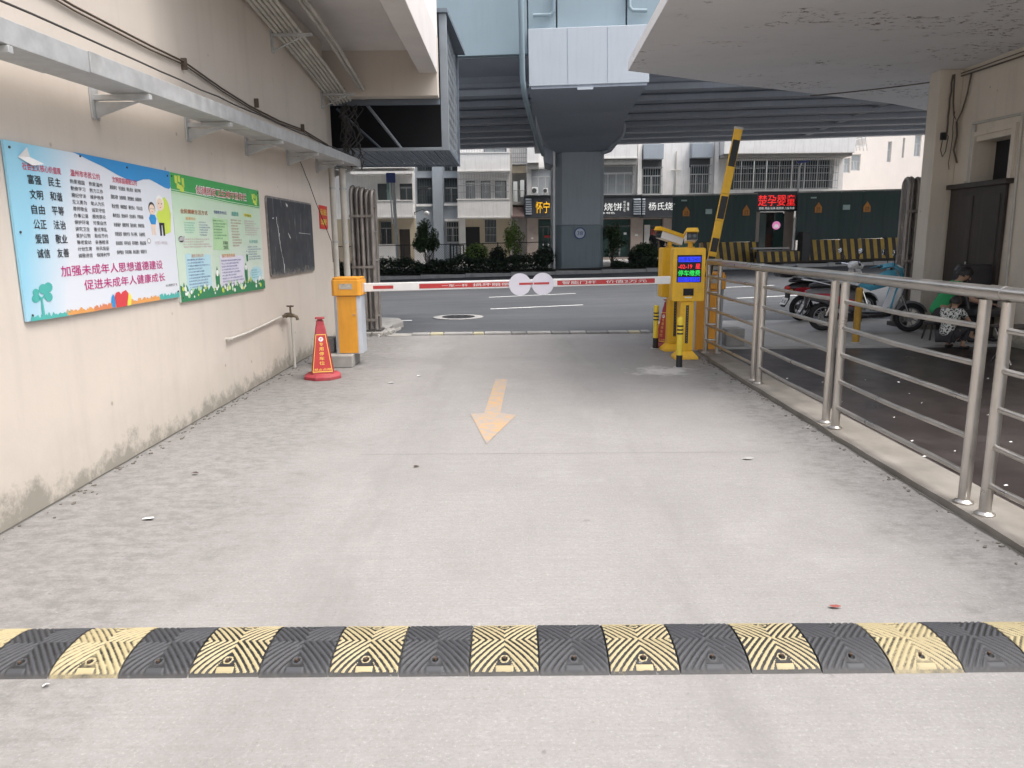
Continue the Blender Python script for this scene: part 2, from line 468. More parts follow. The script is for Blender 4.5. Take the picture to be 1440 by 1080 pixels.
# ------------------------------------------------------------------ lettering (flat print, the built-in font)
_tc = bpy.data.curves.new('lettering_curve', 'FONT')
_to = bpy.data.objects.new('lettering_tmp', _tc)
COL.objects.link(_to)
def lettering(body, m, fr, u0, v0, u1, v1, parent=None, d=.003, name='lettering', bold=0, line=1.0, keep=False, thick=0):
    """fills the rectangle u0..u1, v0..v1 of frame fr with the given text"""
    _tc.body = body; _tc.size = 1; _tc.offset = 0; _tc.space_line = line; _tc.fill_mode = 'BOTH' if thick else 'FRONT'
    _tc.extrude = thick; _tc.resolution_u = 2
    dg = bpy.context.evaluated_depsgraph_get()
    dg.update()
    me = bpy.data.meshes.new_from_object(_to.evaluated_get(dg))
    n = len(me.vertices)
    if n == 0: return None
    co = np.empty(n*3, 'f'); me.vertices.foreach_get('co', co); co = co.reshape(-1, 3)
    mn, mx = co.min(0), co.max(0); sz = np.maximum(mx-mn, 1e-5)
    su = (u1-u0)/sz[0]; sv = (v1-v0)/sz[1]
    if keep:
        s_ = min(su, sv); su = sv = s_
    o, u, v = (np.array(Vector(a), dtype='f') for a in fr); nn = np.cross(u, v)
    U = u0 + (co[:,0]-mn[0])*su; V = v0 + (co[:,1]-mn[1])*sv
    W = d + co[:,2]
    out = o + U[:,None]*u + V[:,None]*v + W[:,None]*nn
    me.vertices.foreach_set('co', out.astype('f').ravel())
    if bold and not thick:
        fs = [tuple(p.vertices) for p in me.polygons]
        e_ = bold*.55*min(v1-v0, u1-u0)
        if line != 1.0 or '\n' in body: e_ *= .5
        offs = [(-e_,0),(e_,0),(0,e_*.7),(0,-e_*.7)]
        V2 = []; F2 = []
        for q, (a_, b_) in enumerate(offs):
            b0 = len(V2); V2 += [tuple(r) for r in (out+a_*u+b_*v+nn*(.00004*q))]; F2 += [tuple(i+b0 for i in f) for f in fs]
        me = bpy.data.meshes.new(name); me.from_pydata(V2, [], F2)
    me.materials.clear(); me.materials.append(m)
    me.name = name; me.update()
    return link(name, me, parent)
def fr_wall(X, Y, Z): return ((X, Y, Z), (0,1,0), (0,0,1))       # on the left wall, read from the lane
def fr_front(X, Y, Z): return ((X, Y, Z), (1,0,0), (0,0,1))      # facing back towards the viewer

def grade(x, y):
    t = min(1, max(0, (y-12.3)/7)); t = t*t*(3-2*t)
    return .02*x*t

# ================================================================== SETTING
def sheet(name, xs, ys, zf, m):
    vs = [(x, y, zf(x, y)) for y in ys for x in xs]; n = len(xs); mb = MB()
    mb.add(vs, [(j*n+i, j*n+i+1, (j+1)*n+i+1, (j+1)*n+i) for j in range(len(ys)-1) for i in range(n-1)])
    return struct(mb.build(name, m, smooth=60))
def lin(a, b, n): return [a+(b-a)*i/n for i in range(n+1)]
terrain = sheet('ground', [-600,600], [-600, 900], lambda x,y: -3.2, M['pave'])
mb = MB(); mb.box(-2.78, 2.43, -14, 12.0, -.5, 0)
mb.box(2.431, 2.62, 9.3, 12.0, -.5, 0.001)
lane = struct(mb.build('driveway', M['lane']))
mb = MB(); mb.box(-40, -2.78, -40, -9, -.5, -.002); mb.box(2.43, 40, -40, -9, -.5, -.002); mb.box(-2.78, 2.43, -40, -14, -.5, -.002)
struct(mb.build('yard', M['lane']))
mb = MB(); mb.box(2.62, 14, -9, 10.25, -.5, -.015)
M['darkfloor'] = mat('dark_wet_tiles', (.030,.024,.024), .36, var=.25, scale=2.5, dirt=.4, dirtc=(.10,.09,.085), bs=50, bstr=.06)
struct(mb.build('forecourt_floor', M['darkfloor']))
mb = MB(); mb.box(2.62, 14, 10.25, 13.6, -.5, .02)
struct(mb.build('walkway', M['pave']))
# slab at the foot of the left gate, broken edge
mb = MB()
mb.prism([(-30,12.0),(-2.05,12.0),(-1.95,12.5),(-2.1,13.1),(-2.0,13.8),(-2.15,14.3),(-2.6,14.5),(-30,14.5)], ((0,0,0),(1,0,0),(0,1,0)), -.4, .06)
struct(mb.build('corner_pavement', M['concrete'], bevel=.02))
asphalt = sheet('road', lin(-90,-6,21)+lin(-4,10,14)+lin(14,90,19), [11.95,12.4]+lin(13,22,9)+lin(24,33.6,4), lambda x,y: -.055+grade(x,y), M['asphalt'])
pav2 = sheet('far_pavement', lin(-90,90,30), [33.5, 40, 60, 130], lambda x,y: .08+.02*x-.0, M['pave'])
# far kerb and planter edge
mb = MB()
for i in range(60):
    x0 = -60+i*2.0
    mb.box(x0, x0+1.985, 33.3, 33.55, -.4+.02*x0, .10+.02*(x0+1))
tag(mb.build('planter_kerb', M['kerb'], bevel=.01), 'long grey kerb edging the hedge bed beyond the road', 'kerb')
# white lane dashes on the road: sheets 4 mm above the asphalt
def dash(x0, y0, x1, y1, wd, m=M['white'], n=6):
    mb = MB(); d = Vector((x1-x0, y1-y0)).normalized(); nx, ny = -d.y*wd/2, d.x*wd/2
    for i in range(n):
        a, b = i/n, (i+1)/n
        q = []
        for t, s_ in ((a,-1),(b,-1),(b,1),(a,1)):
            X = x0+(x1-x0)*t+nx*s_; Y = y0+(y1-y0)*t+ny*s_
            q.append((X, Y, -.055+grade(X,Y)+.005))
        mb.quad(*q)
    return struct(mb.build('road_marking', m))
dash(-.48, 17.3, 1.7, 17.75, .11); dash(-.62, 21.0, 1.85, 21.5, .12)
for k in (1,2):
    dash(-.48+6*k, 17.3+1.0*k, 1.7+6*k, 17.75+1.0*k, .11); dash(-.62+6*k, 21.0+.9*k, 1.85+6*k, 21.5+.9*k, .12)
    dash(-.48-6*k, 17.3-1.0*k, 1.7-6*k, 17.75-1.0*k, .11); dash(-.62-6*k, 21.0-.9*k, 1.85-6*k, 21.5-.9*k, .12)
dash(-3.4, 15.1, -2.0, 15.0, .12)
# manhole on the road: cover ring inside a ring of lighter patched concrete
mc = (-1.1, 15.5, -.05+grade(-1.1, 15.5))
t = thing('manhole_cover', 'round dark manhole cover in the asphalt of the road', 'manhole cover', mc)
mb = MB(); mb.lathe([(.36,.004),(.52,.004),(.52,.008),(.36,.008)], mc, 28); mb.build('collar', M['kerb'], t)
mb = MB(); mb.lathe([(.0,.004),(.34,.004),(.34,.016),(.31,.02),(.0,.02)], mc, 28)
for a in range(8):
    an = a*pi/4; mb.box(mc[0]+.2*cos(an)-.03, mc[0]+.2*cos(an)+.03, mc[1]+.2*sin(an)-.03, mc[1]+.2*sin(an)+.03, mc[2]+.02, mc[2]+.026)
mb.build('lid', M['black'], t)
# painted arrow pointing to the viewer, worn
def worn(name, c, under, lo=.42, hi=.6, scale=9):
    m, nt, b = new_mat(name); v = mapv(nt)
    n = noise(nt, scale, 8, v, .72); n2 = noise(nt, 1.8, 4, v)
    f = math_(nt, 'ADD', math_(nt, 'MULTIPLY', n.outputs[0], .7), math_(nt, 'MULTIPLY', n2.outputs[0], .3))
    col = mix(nt, ramp(nt, f, lo, hi).outputs[0], under, c)
    nt.links.new(col, b.inputs['Base Color']); b.inputs['Roughness'].default_value = .75
    bump(nt, b, noise(nt, 200, 3, v).outputs[0], .3, .003)
    return m
M['arrow'] = worn('worn_orange_road_paint', (.48,.29,.12), (.29,.275,.265), .43, .60, 14)
ap = [P(x, y, Z=.004) for x, y in ((684,624),(661.5,582),(681,580.5),(697,533),(713.5,533),(703.5,580.5),(726,583.5))]
mb = MB(); mb.add([tuple(p) for p in ap], [(0,6,5,2,1),(2,5,4,3)])
struct(mb.build('road_marking', M['arrow'], label='worn orange arrow painted on the driveway pointing towards the viewer'))
# thin crack / construction joints: narrow dark grooves
mb = MB()
def crack(mb, pts, wd=.006, z=.0035):
    for a, b in zip(pts, pts[1:]):
        a = Vector(a); b = Vector(b); d = (b-a).normalized(); n_ = Vector((-d.y, d.x))*wd/2
        mb.quad((*(a-n_), z), (*(b-n_), z), (*(b+n_), z), (*(a+n_), z))
def wander(x0, y0, x1, y1, n, amp):
    return [(x0+(x1-x0)*i/n+rnd.uniform(-amp,amp), y0+(y1-y0)*i/n+rnd.uniform(-amp,amp)) for i in range(n+1)]
crack(mb, wander(-1.1,5.16,1.9,5.12,40,.004), .003)
crack(mb, wander(-2.712,-1,-2.712,11.5,70,.006), .018)
crack(mb, wander(2.415,-1,2.43,9.2,70,.008), .012)
struct(mb.build('driveway_crack', mat('crack_dirt', (.09,.085,.075), .95)))

# kerb stones across the end of the driveway
kt = thing('kerb_row', 'low row of worn kerb stones, some faded yellow, across the end of the driveway', 'kerb', (.4, 12.05, 0))
km = [M['kerb'], M['kerb_y'], M['kerb'], M['kerb_y'], M['kerb'], M['kerb_d'], M['kerb'], M['kerb_d'], M['kerb'], M['kerb_d'], M['kerb'], M['kerb_y'], M['kerb']]
x = -1.62
for i, m_ in enumerate(km):
    L = (.30,.22,.48,.18,.44,.25,.40,.30,.27,.35,.33,.20,.16)[i]
    mb = MB(); dz = rnd.uniform(-.004,.004)
    mb.prism([(0,0),(L-.012,0),(L-.012,.2),(0,.2)], ((x,12.0,0),(1,0,0),(0,1,0)), -.1, .035+dz)
    mb.build('kerb_stone', m_, kt, bevel=.015); x += L
mb = MB(); pts = [(-2.0,11.9),(-1.6,11.93),(-1.62,12.2),(-2.1,12.3)]
struct(mb.prism(pts, ((0,0,0),(1,0,0),(0,1,0)), -.1, .012).build('driveway_patch', M['concrete']))

# ------------------------------------------------------------------ left building (the wall of the driveway, the floor above it)
lb = thing('building', 'beige building overhanging the driveway, carrying the posters and the cable tray', 'building', (-2.72, 5, 0))
mb = MB(); mb.box(-9, -2.72, -9, 11.6, -.4, 4.35)
mb.build('wall', M['wall'], lb)
mb = MB(); mb.box(-9, -1.38, 6.0, 12.4, 4.36, 4.6)  # overhang cut short at its unseen near end to let daylight in
mb.build('ceiling', M['soffit_l'], lb)
mb = MB(); mb.box(-1.38, -1.1, 6.0, 12.15, 4.03, 4.6)
mb.build('beam', M['soffit_l'], lb, bevel=.008)
mb = MB(); mb.box(-3.6, -1.1, 12.15, 12.4, 3.7, 4.6)
mb.build('beam', M['wall'], lb, bevel=.008)
mb = MB(); mb.box(-9, -1.105, 6.0, 12.395, 4.6, 11.0)
mb.build('upper_wall', M['white_wall'], lb)
# set-back end of the wall with painted pipe casing
mb = MB(); mb.box(-3.1, -2.76, 11.6, 12.1, -.3, 3.7)
mb.build('end_pier', M['wall'], lb, bevel=.006)

# ------------------------------------------------------------------ right building
rb = thing('building', 'cream building on the right with a dark doorway and a wide canopy slab', 'building', (6.9, 10, 0))
wy = [(-9,10.68),(11.47,12.0)]
mb = MB()
mb.box(6.9, 13, -9, 10.66, -.3, 3.98); mb.box(6.9, 13, 11.5, 12.3, -.3, 3.98); mb.box(6.9, 13, 10.66, 11.5, 2.86, 3.98)
mb.box(7.3, 13, 10.66, 11.5, -.3, 2.86)
mb.build('wall', M['wall_r'], rb)
mb = MB(); mb.box(6.56, 6.9, 12.0, 12.32, -.3, 3.98); mb.build('pilaster', M['wall_r'], rb, bevel=.01)
cp = [(1.62,6.2),(1.79,11.9),(3.26,12.75),(5.4,13.9),(7.2,14.9),(8.7,16.0),(13,17.5),(13,6.2)][::-1]  # unseen near edge of the canopy pulled back to let daylight under
mb = MB(); mb.prism(cp, ((0,0,0),(1,0,0),(0,1,0)), 3.98, 4.13)
mb.build('canopy', M['soffit'], rb, bevel=.006)
mb = MB()
mb.prism([(7.3,6.2),(7.3,12.3),(13,12.3),(13,6.2)][::-1], ((0,0,0),(1,0,0),(0,1,0)), 4.13, 11)
mb.build('upper_wall', M['white_wall'], rb)
# dark transom and door frame, two dark leaves in front of the opening
mb = MB(); mb.box(7.2, 7.29, 10.66, 11.5, 0, 2.86); mb.build('transom', M['dark'], rb)
M['doorwood'] = mat('dark_brown_door', (.045,.035,.03), .5, var=.3, scale=3, streak=.3, dirtc=(.12,.10,.085))
dr = MB().box(6.84, 6.89, 10.62, 11.93, .02, 2.2).build('door', M['doorwood'], rb, bevel=.005)
for y0, y1 in ((10.70,11.22),(11.32,11.86)):
    MB().box(6.825, 6.842, y0, y1, .15, 2.08).build('door_panel', M['doorwood'], dr, bevel=.01)
MB().box(6.79, 6.90, 10.55, 12.0-.02, 2.2, 2.27).build('lintel', M['doorwood'], dr)
MB().cyl((6.82,11.27,1.0),(6.78,11.27,1.0),.015).cyl((6.78,11.27,.92),(6.78,11.27,1.12),.012).build('handle', M['steel'], dr)
MB().tube([(6.87,11.55,3.1),(6.87,11.55,2.3),(6.86,11.6,2.28)],.03).build('pipe', M['cream'], rb, smooth=60)
MB().tube([(6.88,10.5,3.1),(6.88,11.6,3.13)],.02).tube([(6.88,10.5,3.1),(6.88,10.42,0)],.018).build('conduit', M['cream'], rb, smooth=60)
# window surround band
MB().box(6.86,6.9,10.58,10.66,2.25,2.94).box(6.86,6.9,11.5,11.58,2.25,2.94).box(6.86,6.9,10.58,11.58,2.94,3.0).build('surround', M['wall_r'], rb)
# cables under the canopy and down the corner
mb = MB()
def sag(a, b, n=10, s=.05, jit=0.0):
    a = Vector(a); b = Vector(b)
    return [a.lerp(b, i/n)+Vector((rnd.uniform(-jit,jit), rnd.uniform(-jit,jit), -4*s*(i/n)*(1-i/n)+rnd.uniform(-jit,jit))) for i in range(n+1)]
mb.tube(sag((6.87,6,3.86),(6.87,12.0,3.88),14,.03,.006),.012)
mb.tube(sag((6.86,6,3.90),(6.86,12.0,3.92),14,.02,.004),.008)
mb.tube(sag((6.95,11.97,3.86),(5.2,13.6,3.9),8,.02),.01)
mb.tube(sag((6.72,11.97,3.9),(6.70,11.97,2.95),8,0,.008),.014)
mb.tube([(6.74,11.96,3.9),(6.76,11.96,3.5),(6.79,11.96,3.3),(6.84,11.95,3.22),(6.87,11.9,3.35),(6.87,11.8,3.6),(6.87,11.75,3.88)],.012)
mb.tube([(6.84,11.96,3.22),(6.86,11.95,3.0),(6.84,11.96,2.8),(6.87,11.9,2.6)],.014)
mb.tube([(6.66,11.97,2.98),(6.64,11.97,2.8),(6.68,11.97,2.7),(6.72,11.97,2.78),(6.74,11.97,3.0),(6.70,11.97,3.05),(6.66,11.97,2.98)],.007)
mb.tube(sag((6.80,11.96,3.35),(6.78,11.96,2.5),8,0,.012),.006)
tag(mb.build('cable_bundle', mat('dusty_cable', (.13,.11,.09), .7), smooth=60), 'dusty cables looping down the corner of the cream building under the canopy', 'cables')
tb = MB().box(6.63,6.71,11.96,12.0,2.95,3.06).cyl((6.655,11.96,3.02),(6.655,11.945,3.02),.012).cyl((6.685,11.96,3.02),(6.685,11.945,3.02),.012)
tag(tb.build('junction_box', M['black']), 'small dark junction box on the cream corner', 'junction box')

# plinth under the railing
mb = MB(); n = 40
ys = lin(-2, 9.98, n)
rr2 = random.Random(3)
le = [2.445+rr2.uniform(-.006,.006)+max(0,(y-8.0))*.03 for y in ys]
vs = []
for y, x in zip(ys, le): vs += [(x-.01,y,-.1),(x+rr2.uniform(0,.012),y,.028+rr2.uniform(-.003,.003)),(2.78,y,.032),(2.80,y,-.1)]
mb.add(vs, [(i*4+k, i*4+k+1, i*4+k+5, i*4+k+4)[::-1] for i in range(n) for k in range(3)]+[(n*4,n*4+1,n*4+2,n*4+3)])
tag(mb.build('plinth', M['plinth']), 'low concrete plinth running under the steel railing', 'plinth')

# ------------------------------------------------------------------ flyover
FM = Matrix.Translation((2.6,31,0)) @ Matrix.Rotation(R(-2.3),4,'Z') @ Matrix.Rotation(-math.atan(.016),4,'Y') @ Matrix.Translation((-2.6,-31,0))
fl = thing('flyover', 'blue grey road flyover on a broad pier crossing above the street', 'flyover', (3.3, 36, 0))
def F(mb, name, m, **k): return xf(mb, FM).build(name, m, fl, **k)
F(MB().box(-70,75,25.6,44.5,7.34,7.6), 'deck', M['fly_dark'])
# parapet: panels with open joints, outer face near Y=25.2
px_ = [-70+i*2.0 for i in range(72)]
pme = None
panels = [(-70,-34),(-33.94,-16),(-15.94,.95),(.99,1.86),(1.91,4.05),(4.10,5.7),(5.75,7.7),(7.75,9.7),(9.75,11.7),(11.75,30),(30.05,70)]
for a, b in panels:
    F(MB().box(a,b,25.3,25.6,7.36 if (a<.9 or a>4.5) else 8.05, 10.2), 'parapet_panel', M['fly'], bevel=.01)
F(MB().box(-70,75,25.62,25.7,7.34,10.1), 'parapet_backing', M['fly_dark'])
for i in range(8):
    y = 28.6+i*2.2
    mb = MB()
    prof = [(0,6.74),(.55,6.74),(.55,6.95),(.36,7.05),(.36,7.2),(.8,7.335),(-.25,7.335),(.19,7.2),(.19,7.05),(0,6.95)]
    mb.prism([(a+y,b) for a,b in prof], ((-70,0,0),(0,1,0),(0,0,1)), 0, 145)
    F(mb, 'girder', M['fly_dark'])
for xx in (-24,-12,16,28):
    F(MB().box(xx,xx+.3,28,44.3,6.85,7.33), 'cross_beam', M['fly_dark'])
F(MB().box(-70,75,44.5,44.8,6.95,8.6), 'far_parapet', M['fly'])
# pier head: broad block at its end, splayed underside
X0, X1 = .98, 4.75
capm = MB()
capm.mi = 0
capm.prism([(X0,6.30),(X1,6.30),(X1,8.0),(X0,8.0)], ((0,24.9,0),(1,0,0),(0,0,1)), -2.0, 0)
F(capm, 'pier_head', M['fly_cap'], bevel=.015)
for xx in (2.2,3.45): F(MB().box(xx,xx+.012,24.892,24.9,6.32,7.98), 'form_seam', M['fly'])
cb = MB()
rings = []
for y, a, b, z0 in ((26.9,X0+.02,X1-.02,6.24),(33.4,X0+.02,X1-.02,6.22),(43.0,X0+.02,X1-.02,6.22)):
    rings.append([(a,y,z0),(b,y,z0),(b,y,7.3),(a,y,7.3)])
cb.loft(rings)
cb.loft([[(X0+.06,24.94,6.22),(X1-.06,24.94,6.22),(X1-.06,24.94,6.3),(X0+.06,24.94,6.3)],[(X0+.06,30,6.20),(X1-.06,30,6.20),(X1-.06,30,6.3),(X0+.06,30,6.3)]])
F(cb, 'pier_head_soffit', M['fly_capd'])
cb = MB()
cb.loft([[(X0+.15,29.5,6.23),(X1-.15,29.5,6.23),(X1-.15,40.5,6.23),(X0+.15,40.5,6.23)],
         [(1.40,33.2,5.75),(4.75,33.2,5.85),(4.75,39.4,5.85),(1.40,39.4,5.75)],
         [(2.0,34.95,5.35),(4.28,34.95,5.42),(4.28,38.05,5.42),(2.0,38.05,5.35)]][::-1])
cb.prism([(1.42,5.74),(1.50,4.95),(1.985,4.78),(1.985,5.74)], ((0,34.9,0),(1,0,0),(0,0,1)), -3.0, 0)
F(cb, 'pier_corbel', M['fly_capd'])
def pier_mb(z0, z1, e=0):
    x0, x1, y0, y1 = 1.98-e, 4.28+e, 35.0-e, 38+e; c = .38
    pr = [(x0+c,y0),(x1-c*.45,y0),(x1,y0+c*.5),(x1,y1-c),(x1-c,y1),(x0+c,y1),(x0,y1-c),(x0,y0+c)]
    return MB().prism(pr, ((0,0,0),(1,0,0),(0,1,0)), z0, z1)
pr_ = pier_mb(2.15,5.4).build('pier', M['pier'], fl, bevel=.03)
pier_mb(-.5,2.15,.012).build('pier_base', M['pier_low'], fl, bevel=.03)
# round number disc on the pier
pc = P(815.5, 328, Y=34.97)
o = thing('pier_sign', 'round white disc with a blue ring and the number 38 on the grey pier', 'sign', pc)
MB().cyl(pc, pc+Vector((0,-.03,0)), .265, n=28).build('ring', mat('sign_blue',(.05,.08,.22),.5), o)
MB().cyl(pc+Vector((0,-.025,0)), pc+Vector((0,-.036,0)), .215, n=28).build('disc', mat('sign_pale',(.5,.55,.62),.5), o)
lettering('38', mat('sign_blue',(.05,.08,.22),.5), fr_front(pc.x, pc.y-.04, pc.z), -.13, -.09, .13, .09, o, .0)
# drain pipes
F(MB().tube([(.78,24.75,10.1),(.78,24.75,6.45),(.84,25.3,6.05),(.97,29,5.9),(1.2,31.6,5.5),(1.42,34.1,5.2)],.085,10), 'drain_pipe', M['fly'], smooth=50)
F(MB().tube([(4.9,33.6,6.3),(4.9,33.6,6.0),(4.75,33.8,5.75),(4.4,34.6,5.35),(4.15,34.9,5.3)],.09,10), 'drain_pipe', M['fly_dark'], smooth=50)
F(MB().tube([(1.15,25.15,8.45),(1.7,25.15,8.45),(1.8,25.15,8.55),(1.8,25.15,9.2)],.06,8), 'drain_pipe', M['fly'], smooth=50)
F(MB().tube([(4.15,25.15,9.2),(4.15,25.15,8.6),(4.25,25.15,8.48),(4.7,25.15,8.46)],.06,8), 'drain_pipe', M['fly'], smooth=50)
F(MB().box(2.5,3.0,24.86,24.9,6.14,6.22), 'bearing_plate', M['fly_cap'])
# ================================================================== BUILDINGS BEYOND THE STREET
YB = 49.0
def facade(parent, x0, x1, z0, z1, Y, holes, m, depth=.35, name='wall', back=M['dark']):
    xs = sorted({x0, x1} | {h[i] for h in holes for i in (0,1) if x0 < h[i] < x1})
    zs = sorted({z0, z1} | {h[i] for h in holes for i in (2,3) if z0 < h[i] < z1})
    mb = MB()
    for a, b in zip(xs, xs[1:]):
        for c, d in zip(zs, zs[1:]):
            if any(h[0]-1e-4 <= a and b <= h[1]+1e-4 and h[2]-1e-4 <= c and d <= h[3]+1e-4 for h in holes): continue
            mb.quad((a,Y,c),(b,Y,c),(b,Y,d),(a,Y,d))
    for a, b, c, d in holes:
        mb.quad((a,Y,c),(a,Y,d),(a,Y+depth,d),(a,Y+depth,c)); mb.quad((b,Y,d),(b,Y,c),(b,Y+depth,c),(b,Y+depth,d))
        mb.quad((a,Y,c),(a,Y+depth,c),(b,Y+depth,c),(b,Y,c)); mb.quad((a,Y,d),(b,Y,d),(b,Y+depth,d),(a,Y+depth,d))
    mb.quad((x0,Y,z0),(x0,Y,z1),(x0,Y+8,z1),(x0,Y+8,z0)); mb.quad((x1,Y,z1),(x1,Y,z0),(x1,Y+8,z0),(x1,Y+8,z1))
    mb.quad((x0,Y,z1),(x1,Y,z1),(x1,Y+8,z1),(x0,Y+8,z1))
    o = mb.build(name, m, parent)
    return o
M['frame_w'] = mat('white_window_frame', (.55,.56,.56), .5)
M['frame_d'] = mat('dark_window_frame', (.06,.065,.07), .5)
M['grille'] = mat('grille_steel', (.42,.43,.44), .45, .4)
M['grille_d'] = mat('dark_grille', (.10,.105,.11), .5, .4)
M['curtain'] = mat('curtain', (.36,.37,.38), .9, var=.25, scale=1.5)
def window(parent, a, b, c, d, Y, frame='frame_w', nx=2, tr=.68, glass='glass', grille=None, out=0, bars=None, curtain=0):
    """window in an opening: frame, panes behind it, and a burglar grille in front"""
    t = .05; y = Y+.14
    mb = MB()
    mb.box(a,b,y,y+.06,d-t,d); mb.box(a,b,y,y+.06,c,c+t); mb.box(a,a+t,y,y+.06,c+t,d-t); mb.box(b-t,b,y,y+.06,c+t,d-t)
    zt = c+(d-c)*tr
    if tr < 1: mb.box(a+t,b-t,y,y+.055,zt-.02,zt+.02)
    for i in range(1, nx):
        x = a+(b-a)*i/nx; mb.box(x-.02,x+.02,y+.002,y+.05,c+t,(zt-.02) if tr<1 else d-t)
    wnd = mb.build('window', M[frame], parent)
    for i in range(nx):
        xa = a+(b-a)*i/nx; xb = a+(b-a)*(i+1)/nx
        MB().box(xa+.03,xb-.03,y+.03,y+.036,c+.03,zt-.03 if tr<1 else d-.03).build('pane', M[glass], wnd)
    if tr < 1: MB().box(a+.03,b-.03,y+.03,y+.036,zt+.03,d-.03).build('pane', M[glass], wnd)
    if grille:
        g = MB(); yo = Y-.05-out
        nb = bars or max(4, int((b-a)/.14))
        for i in range(nb+1):
            x = a+(b-a)*i/nb; g.box(x-.009,x+.009,yo,yo+.018,c-.02,d+.02)
        for k in range(4 if d-c > 1 else 3):
            z = c+(d-c)*k/(3 if d-c > 1 else 2); g.box(a-.02,b+.02,yo-.012,yo,z-.012,z+.012)
        if out > .1:
            for x in (a,b):
                for k in range(4):
                    z = c+(d-c)*k/3; g.box(x-.01,x+.01,yo,Y,z-.01,z+.01)
        g.build('grille', M[grille], wnd)
    return wnd
def balcony(parent, a, b, c, d, Y, out=1.0, m='tile_w', mslab='tile_w'):
    mb = MB(); y = Y-out
    mb.box(a,b,y,y+.12,c,d); mb.box(a,a+.12,y+.12,Y,c,d); mb.box(b-.12,b,y+.12,Y,c,d); mb.box(a+.12,b-.12,y+.12,Y,c,c+.12)
    mb.box(a-.04,b+.04,y-.04,y+.16,d,d+.06); mb.box(a-.03,b+.03,y-.03,y,c,c+.08)
    return mb.build('balcony', M[m], parent)
M['tile_w'] = mat('old_white_tile', (.80,.79,.77), .6, var=.05, scale=2, streak=.35, dirtc=(.42,.39,.34), bs=20)
M['paint_b'] = mat('blue_grey_render', (.34,.38,.42), .8, var=.06, scale=1, streak=.25, dirtc=(.24,.26,.28))
M['tan'] = mat('tan_render', (.50,.43,.32), .8, var=.08, scale=1, streak=.3, dirtc=(.34,.28,.2))
M['pinkish'] = mat('pale_pink_tile', (.72,.67,.62), .7, var=.03, scale=1, streak=.2, dirtc=(.6,.52,.46))
M['slate'] = mat('bay_shade_grey', (.10,.105,.11), .8)  # dark grey for the shade painted under the bays
def RX(*a): return rect(*a, YB)
# --- block A: flats with white balconies, left
bA = thing('apartment_building', 'block of flats with white tiled balconies and barred windows, left beyond the street', 'building', (-6.5, YB, 0))
xl, xr = P(440,300,Y=YB).x, P(718,300,Y=YB).x
xg0, xg1 = P(584,300,Y=YB).x, P(644.5,300,Y=YB).x
def h(*a): return RX(*a)
wA1 = [h(531,258,546,287), h(562,258,580,286)]
gA1 = [h(534.5,311,551,344)]; dA1 = h(562,322,577,368)
facade(bA, xl, xg0, P(500,308,Y=YB).z, 13, YB, wA1, M['tile_w'])
facade(bA, xl, xg0, -1.2, P(500,308,Y=YB).z, YB, gA1+[dA1], M['tan'])
window(bA, *wA1[0], YB, 'frame_d', 1, 1, 'glass'); window(bA, *wA1[1], YB, 'frame_d', 2, .8, 'glass')
window(bA, *gA1[0], YB, 'frame_w', 2, .7, 'glass', 'grille_d')
MB().box(dA1[0]+.02,dA1[1]-.02,YB+.1,YB+.16,dA1[2],dA1[3]-.02).build('door', M['doorwood'], bA)
a,b,c,d = h(500,284,583,310); balcony(bA, a, b, c+.15, d, YB)
a,b,c,d = h(498,243,583,246.5); MB().box(a,b,YB-1.1,YB,c,d).build('balcony_slab', M['tile_w'], bA)
a,b,c,d = h(480,213,583,243); balcony(bA, a, b, c+.2, d, YB)
MB().box(P(580,260,Y=YB-1).x,P(583,260,Y=YB-1).x,YB-1.0,YB-.9,c-2,c).build('balcony_post', M['tile_w'], bA)
MB().box(P(544,260,Y=YB-.4).x,P(554,260,Y=YB-.4).x,YB-.5,YB-.45,P(500,284,Y=YB).z,P(500,250,Y=YB).z).build('green_screen', mat('green_curtain',(.16,.24,.22),.8), bA)
# blue grey strip with stair windows
wB = [h(586,250,607,286), h(624.5,250,643,284), h(586,213,607,240), h(624.5,213,643,240)]
gB = [h(627,311,645,341)]
facade(bA, xg0, xg1, -1.2, 13, YB+.25, wB+gB, M['paint_b'])
for q in wB[:4]: window(bA, *q, YB+.25, 'frame_d', 2, .6, 'glass', 'grille_d')
window(bA, *gB[0], YB+.25, 'frame_w', 2, .72, 'glass', 'grille')
a,b,c,d = h(608.5,200,622.5,335); MB().box(a,b,YB-.1,YB+.24,-1,11).build('pilaster', M['paint_b'], bA)
a,b,c,d = h(585,287,608,290); MB().box(a,b,YB+.1,YB+.24,c,d).build('sill', M['tile_w'], bA)
a,b,c,d = h(624,286,644,289); MB().box(a,b,YB+.1,YB+.24,c,d).build('sill', M['tile_w'], bA)
a,b,c,d = h(626,308,646,311); MB().box(a,b,YB-.3,YB+.24,c,d).build('sill', M['tile_w'], bA)
